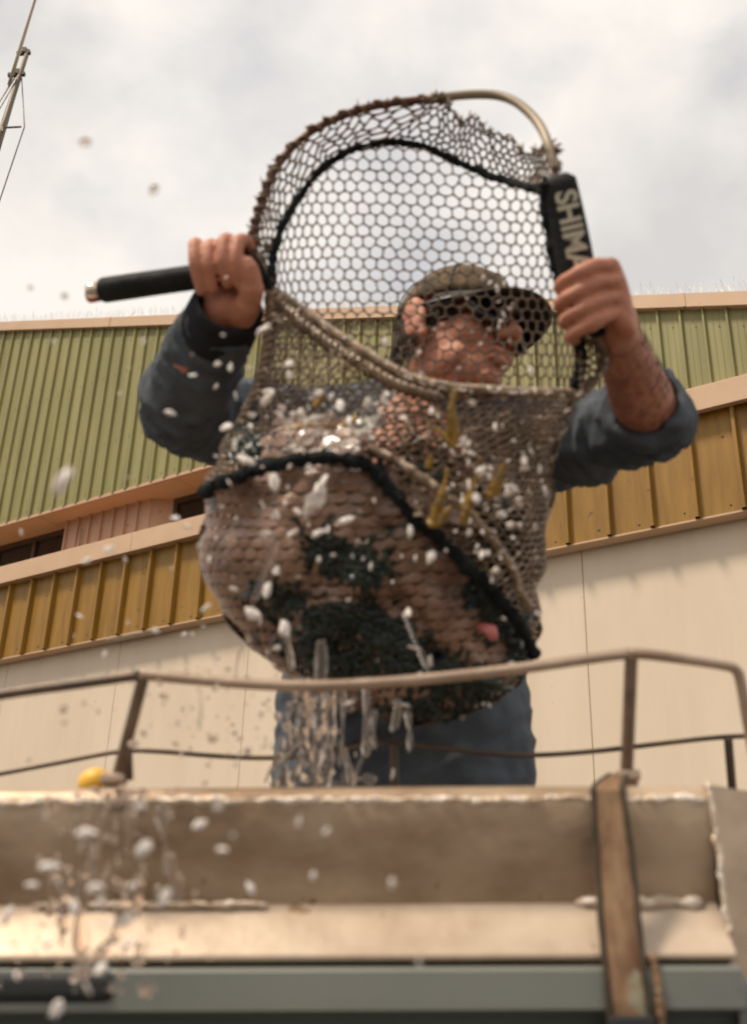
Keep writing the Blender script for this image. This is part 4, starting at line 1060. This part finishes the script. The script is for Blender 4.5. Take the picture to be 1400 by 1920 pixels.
for (x, y, s, a) in [(118,900,62,1.2),(320,774,26,-.4),(362,703,16,0),(425,800,26,.3),(408,682,20,.8),(418,628,12,None),(360,665,10,None),(405,725,16,None),(432,688,22,1.5),(424,520,14,None),(225,740,14,None),(242,690,10,None),(40,998,16,None),(205,1030,26,.7),(165,1050,22,.4),(235,1050,18,None),(330,972,22,.2),(352,988,22,-.3),(374,1025,22,None),(150,1155,20,None),(197,1228,22,None),(292,1182,18,-.5),(345,1190,16,None),(362,1190,12,None),(386,1140,24,.8),(382,1175,14,None),(322,1065,10,None),(500,612,18,.9),(488,620,24,.9),(270,640,14,1.2),(240,895,10,None),(100,640,12,1.2)]:
    fleck(x, y, 1.2+random.uniform(-.12, .15) if (x, y) != (118, 900) else .78, s, a, label=IF[0], group=IF[1])
for (x, y, s, a) in [(162,1562,48,0),(95,1625,60,0),(375,1545,38,.4),(270,1590,44,.8),(437,1566,18,None),(416,1593,28,None),(560,1540,24,1.2),(612,1558,20,None),(587,1640,24,1.4),(735,1655,26,1.5),(410,1512,26,.3),(180,1665,40,0),(60,1660,36,.1),(250,1660,30,.1),(110,1655,24,None),(15,1715,46,1.3),(140,1700,40,None),(200,1730,30,None),(785,1805,26,None),(165,1855,34,None),(108,1890,44,1.2),(240,1770,38,None),(470,1665,40,None),(310,1680,44,1.2),(190,1690,34,1.0),(235,1725,46,.6),(190,1815,40,1.1),(32,1830,24,None),(265,1510,34,.1),(30,1770,24,None),(90,1770,30,None)]:
    fleck(x, y, .78+random.uniform(-.10, .10), s*.9, a, label=IG[0], group=IG[1])
WD = ('dark blurred water drop in front of the cream wall', 'water drops before the cream wall')
for (x, y, s) in [(428,1255,12),(410,1235,8),(345,1330,12),(305,1305,14),(120,1330,20),(158,1318,10),(122,1355,14),(362,1380,8),(400,1385,26),(330,1395,14),(440,1375,10),(450,1385,12),(465,1408,20),(490,1340,14),(496,1320,10),(55,1425,10),(390,1435,10),(385,1468,12),(300,1280,16),(405,1290,14),(350,1260,8),(250,1395,20),(270,1375,16)]:
    fleck(x, y, 1.1+random.uniform(-.1, .1), s*.85, ice=False, label=WD[0], group=WD[1])
WS = ('brown blurred fleck of water in the open sky left of the net', 'flecks in the sky')
for (x, y, s, a) in [(160,267,22,.2),(289,356,20,1.2),(58,540,10,0),(122,556,12,0)]:
    fleck(x, y, 1.0, s, a, ice=False, label=WS[0], group=WS[1])
def stream(x0, y0, x1, y1, Z, r0, lumps, label, grp='water pouring from the net'):
    n = 26; pts = []; rr = []; ph = random.uniform(0, 9)
    for i in range(n+1):
        t = i/n; x = x0+(x1-x0)*t+3.5*math.sin(t*3+ph); y = y0+(y1-y0)*t
        pts.append(P(x, y, Z)); q = r0*(.75+.2*math.sin(t*lumps*3.1+ph)+.6*noise.noise(Vector((t*3, ph, 0))))
        rr.append(max(.0008, q*(.5 if i == 0 else 1)*(1 if t < .9 else (1-t)*6+.4)))
    mb = MB(); mb.tube(pts, [q*1.25 for q in rr], 10, flat=.5); tag(mb.build('water_stream', M['water']), label, 'water', grp)
SL = 'thick ragged pour of murky water falling from the left underside of the bag'; pour = []
for a in [(548,1290,535,1465,1.29,.0042,2),(575,1270,560,1470,1.29,.0075,1.5),(600,1200,590,1470,1.28,.0080,2),(618,1280,612,1468,1.29,.0085,1.3),(560,1300,575,1465,1.30,.0065,1.8),(640,1290,640,1440,1.29,.0030,2),(682,1280,690,1420,1.29,.0055,2),(690,1380,660,1470,1.30,.0030,1),(700,1330,705,1405,1.29,.0040,1),(742,1310,738,1372,1.29,.0055,.5),(760,1330,768,1412,1.29,.0036,1),(645,1400,655,1470,1.29,.0036,1),(522,1410,500,1468,1.29,.0040,1),(600,1330,625,1470,1.285,.006,2),(586,1300,578,1470,1.30,.007,1.6),(760,1150,805,1260,1.25,.0040,2),(515,1010,480,1130,1.25,.0045,1.4),(535,1180,545,1260,1.27,.0035,1.2),(450,1215,444,1290,1.3,.0016,1),(606,1310,600,1470,1.275,.0085,2.2)]:
    x_, y_ = a[0], a[1]
    if y_ >= 1195 and x_ < 645 and a[5] > .004: pour.append(a); continue
    stream(*a, *(('thin run of water falling right of the thick pour under the bag', 'thin runs of water') if y_ >= 1270 else ('lone drip of water running down the front of the net bag', 'drips on the bag')))
wp = MB()                                # the thick pour: one connected body of water
for (x0, y0, x1, y1, Z, r0, lumps) in pour:
    n = 40; ph = random.uniform(0, 9); pts = []; rr = []
    for i in range(n+1):
        t = i/n; x = x0+(x1-x0)*t+12*noise.noise(Vector((t*4, ph, 0))); y = y0+(y1-y0)*t
        pts.append(P(x, y, Z)); rr.append(max(.0016, r0*(.75+1.0*noise.noise(Vector((t*2.6, ph, 3))))*(1.25-.5*t)))
    wp.tube(pts, rr, 8, flat=.45)
for k in range(34):
    x, y = random.gauss(588, 34), random.uniform(1285, 1468); q = random.uniform(.002, .0055); wp.ball(P(x, y, 1.29+random.uniform(-.012, .012)), (q, q*.7, q*random.uniform(1, 3.2)), 8, 6)
for k in range(26):
    x, y = random.gauss(575, 45), random.uniform(1448, 1474); q = random.uniform(.003, .007); wp.ball(P(x, y, 1.285), (q*1.5, q*.7, q), 8, 6)
wo = shape(fused(wp, .0016, 9, .5), 'water_pour', M['water']); tag(wo, SL, 'water')
SG = 'brown run of splashed water falling in front of the gunwale'
for a in [(205,1500,160,1700,1.0,.0045,3),(250,1500,235,1600,.95,.004,2),(180,1560,170,1640,.92,.005,2),(320,1600,335,1690,.95,.004,1.5),(120,1680,118,1760,.93,.005,1.5),(265,1650,250,1720,.93,.005,1),(295,1510,320,1640,1.0,.0045,2),(160,1640,150,1790,.98,.0075,2),(215,1760,130,1840,.97,.006,1.4),(100,1640,95,1720,1.0,.004,1),(232,1690,200,1800,.98,.006,1.5),(375,1290,372,1370,1.05,.0016,1),(560,1385,505,1450,1.28,.0022,1)]:
    stream(*a, SG, 'water splashing over the gunwale')
SPL = MB()
for k in range(30):
    x, y = random.gauss(590, 42), random.uniform(1290, 1470); c = P(x, y, 1.285+random.uniform(-.03, .03)); SPL.ball(c, random.uniform(.0012, .004), 6, 5, jit=.2)
for k in range(60):
    x, y = random.gauss(235, 40), random.uniform(1475, 1510); SPL.ball(P(x, y, GZ-.01), random.uniform(.001, .004), 6, 5, jit=.2)
for k in range(150):
    x, y = random.gauss(190, 75), random.uniform(1490, 1860); q = random.uniform(.0008, .0028); SPL.ball(P(x, y, random.uniform(.82, 1.0)), (q, q, q*random.uniform(1, 2.6)), 6, 5, jit=.15)
for k in range(110):
    x, y = random.gauss(440, 130), random.gauss(1330, 70); q = random.uniform(.0006, .0018); SPL.ball(P(x, min(y, 1470), random.uniform(1.05, 1.28)), (q, q, q*random.uniform(1, 2.2)), 6, 5, jit=.15)
tag(SPL.build('splash_spray', M['water']), 'fine spray of drops around the pouring water', kind='stuff')
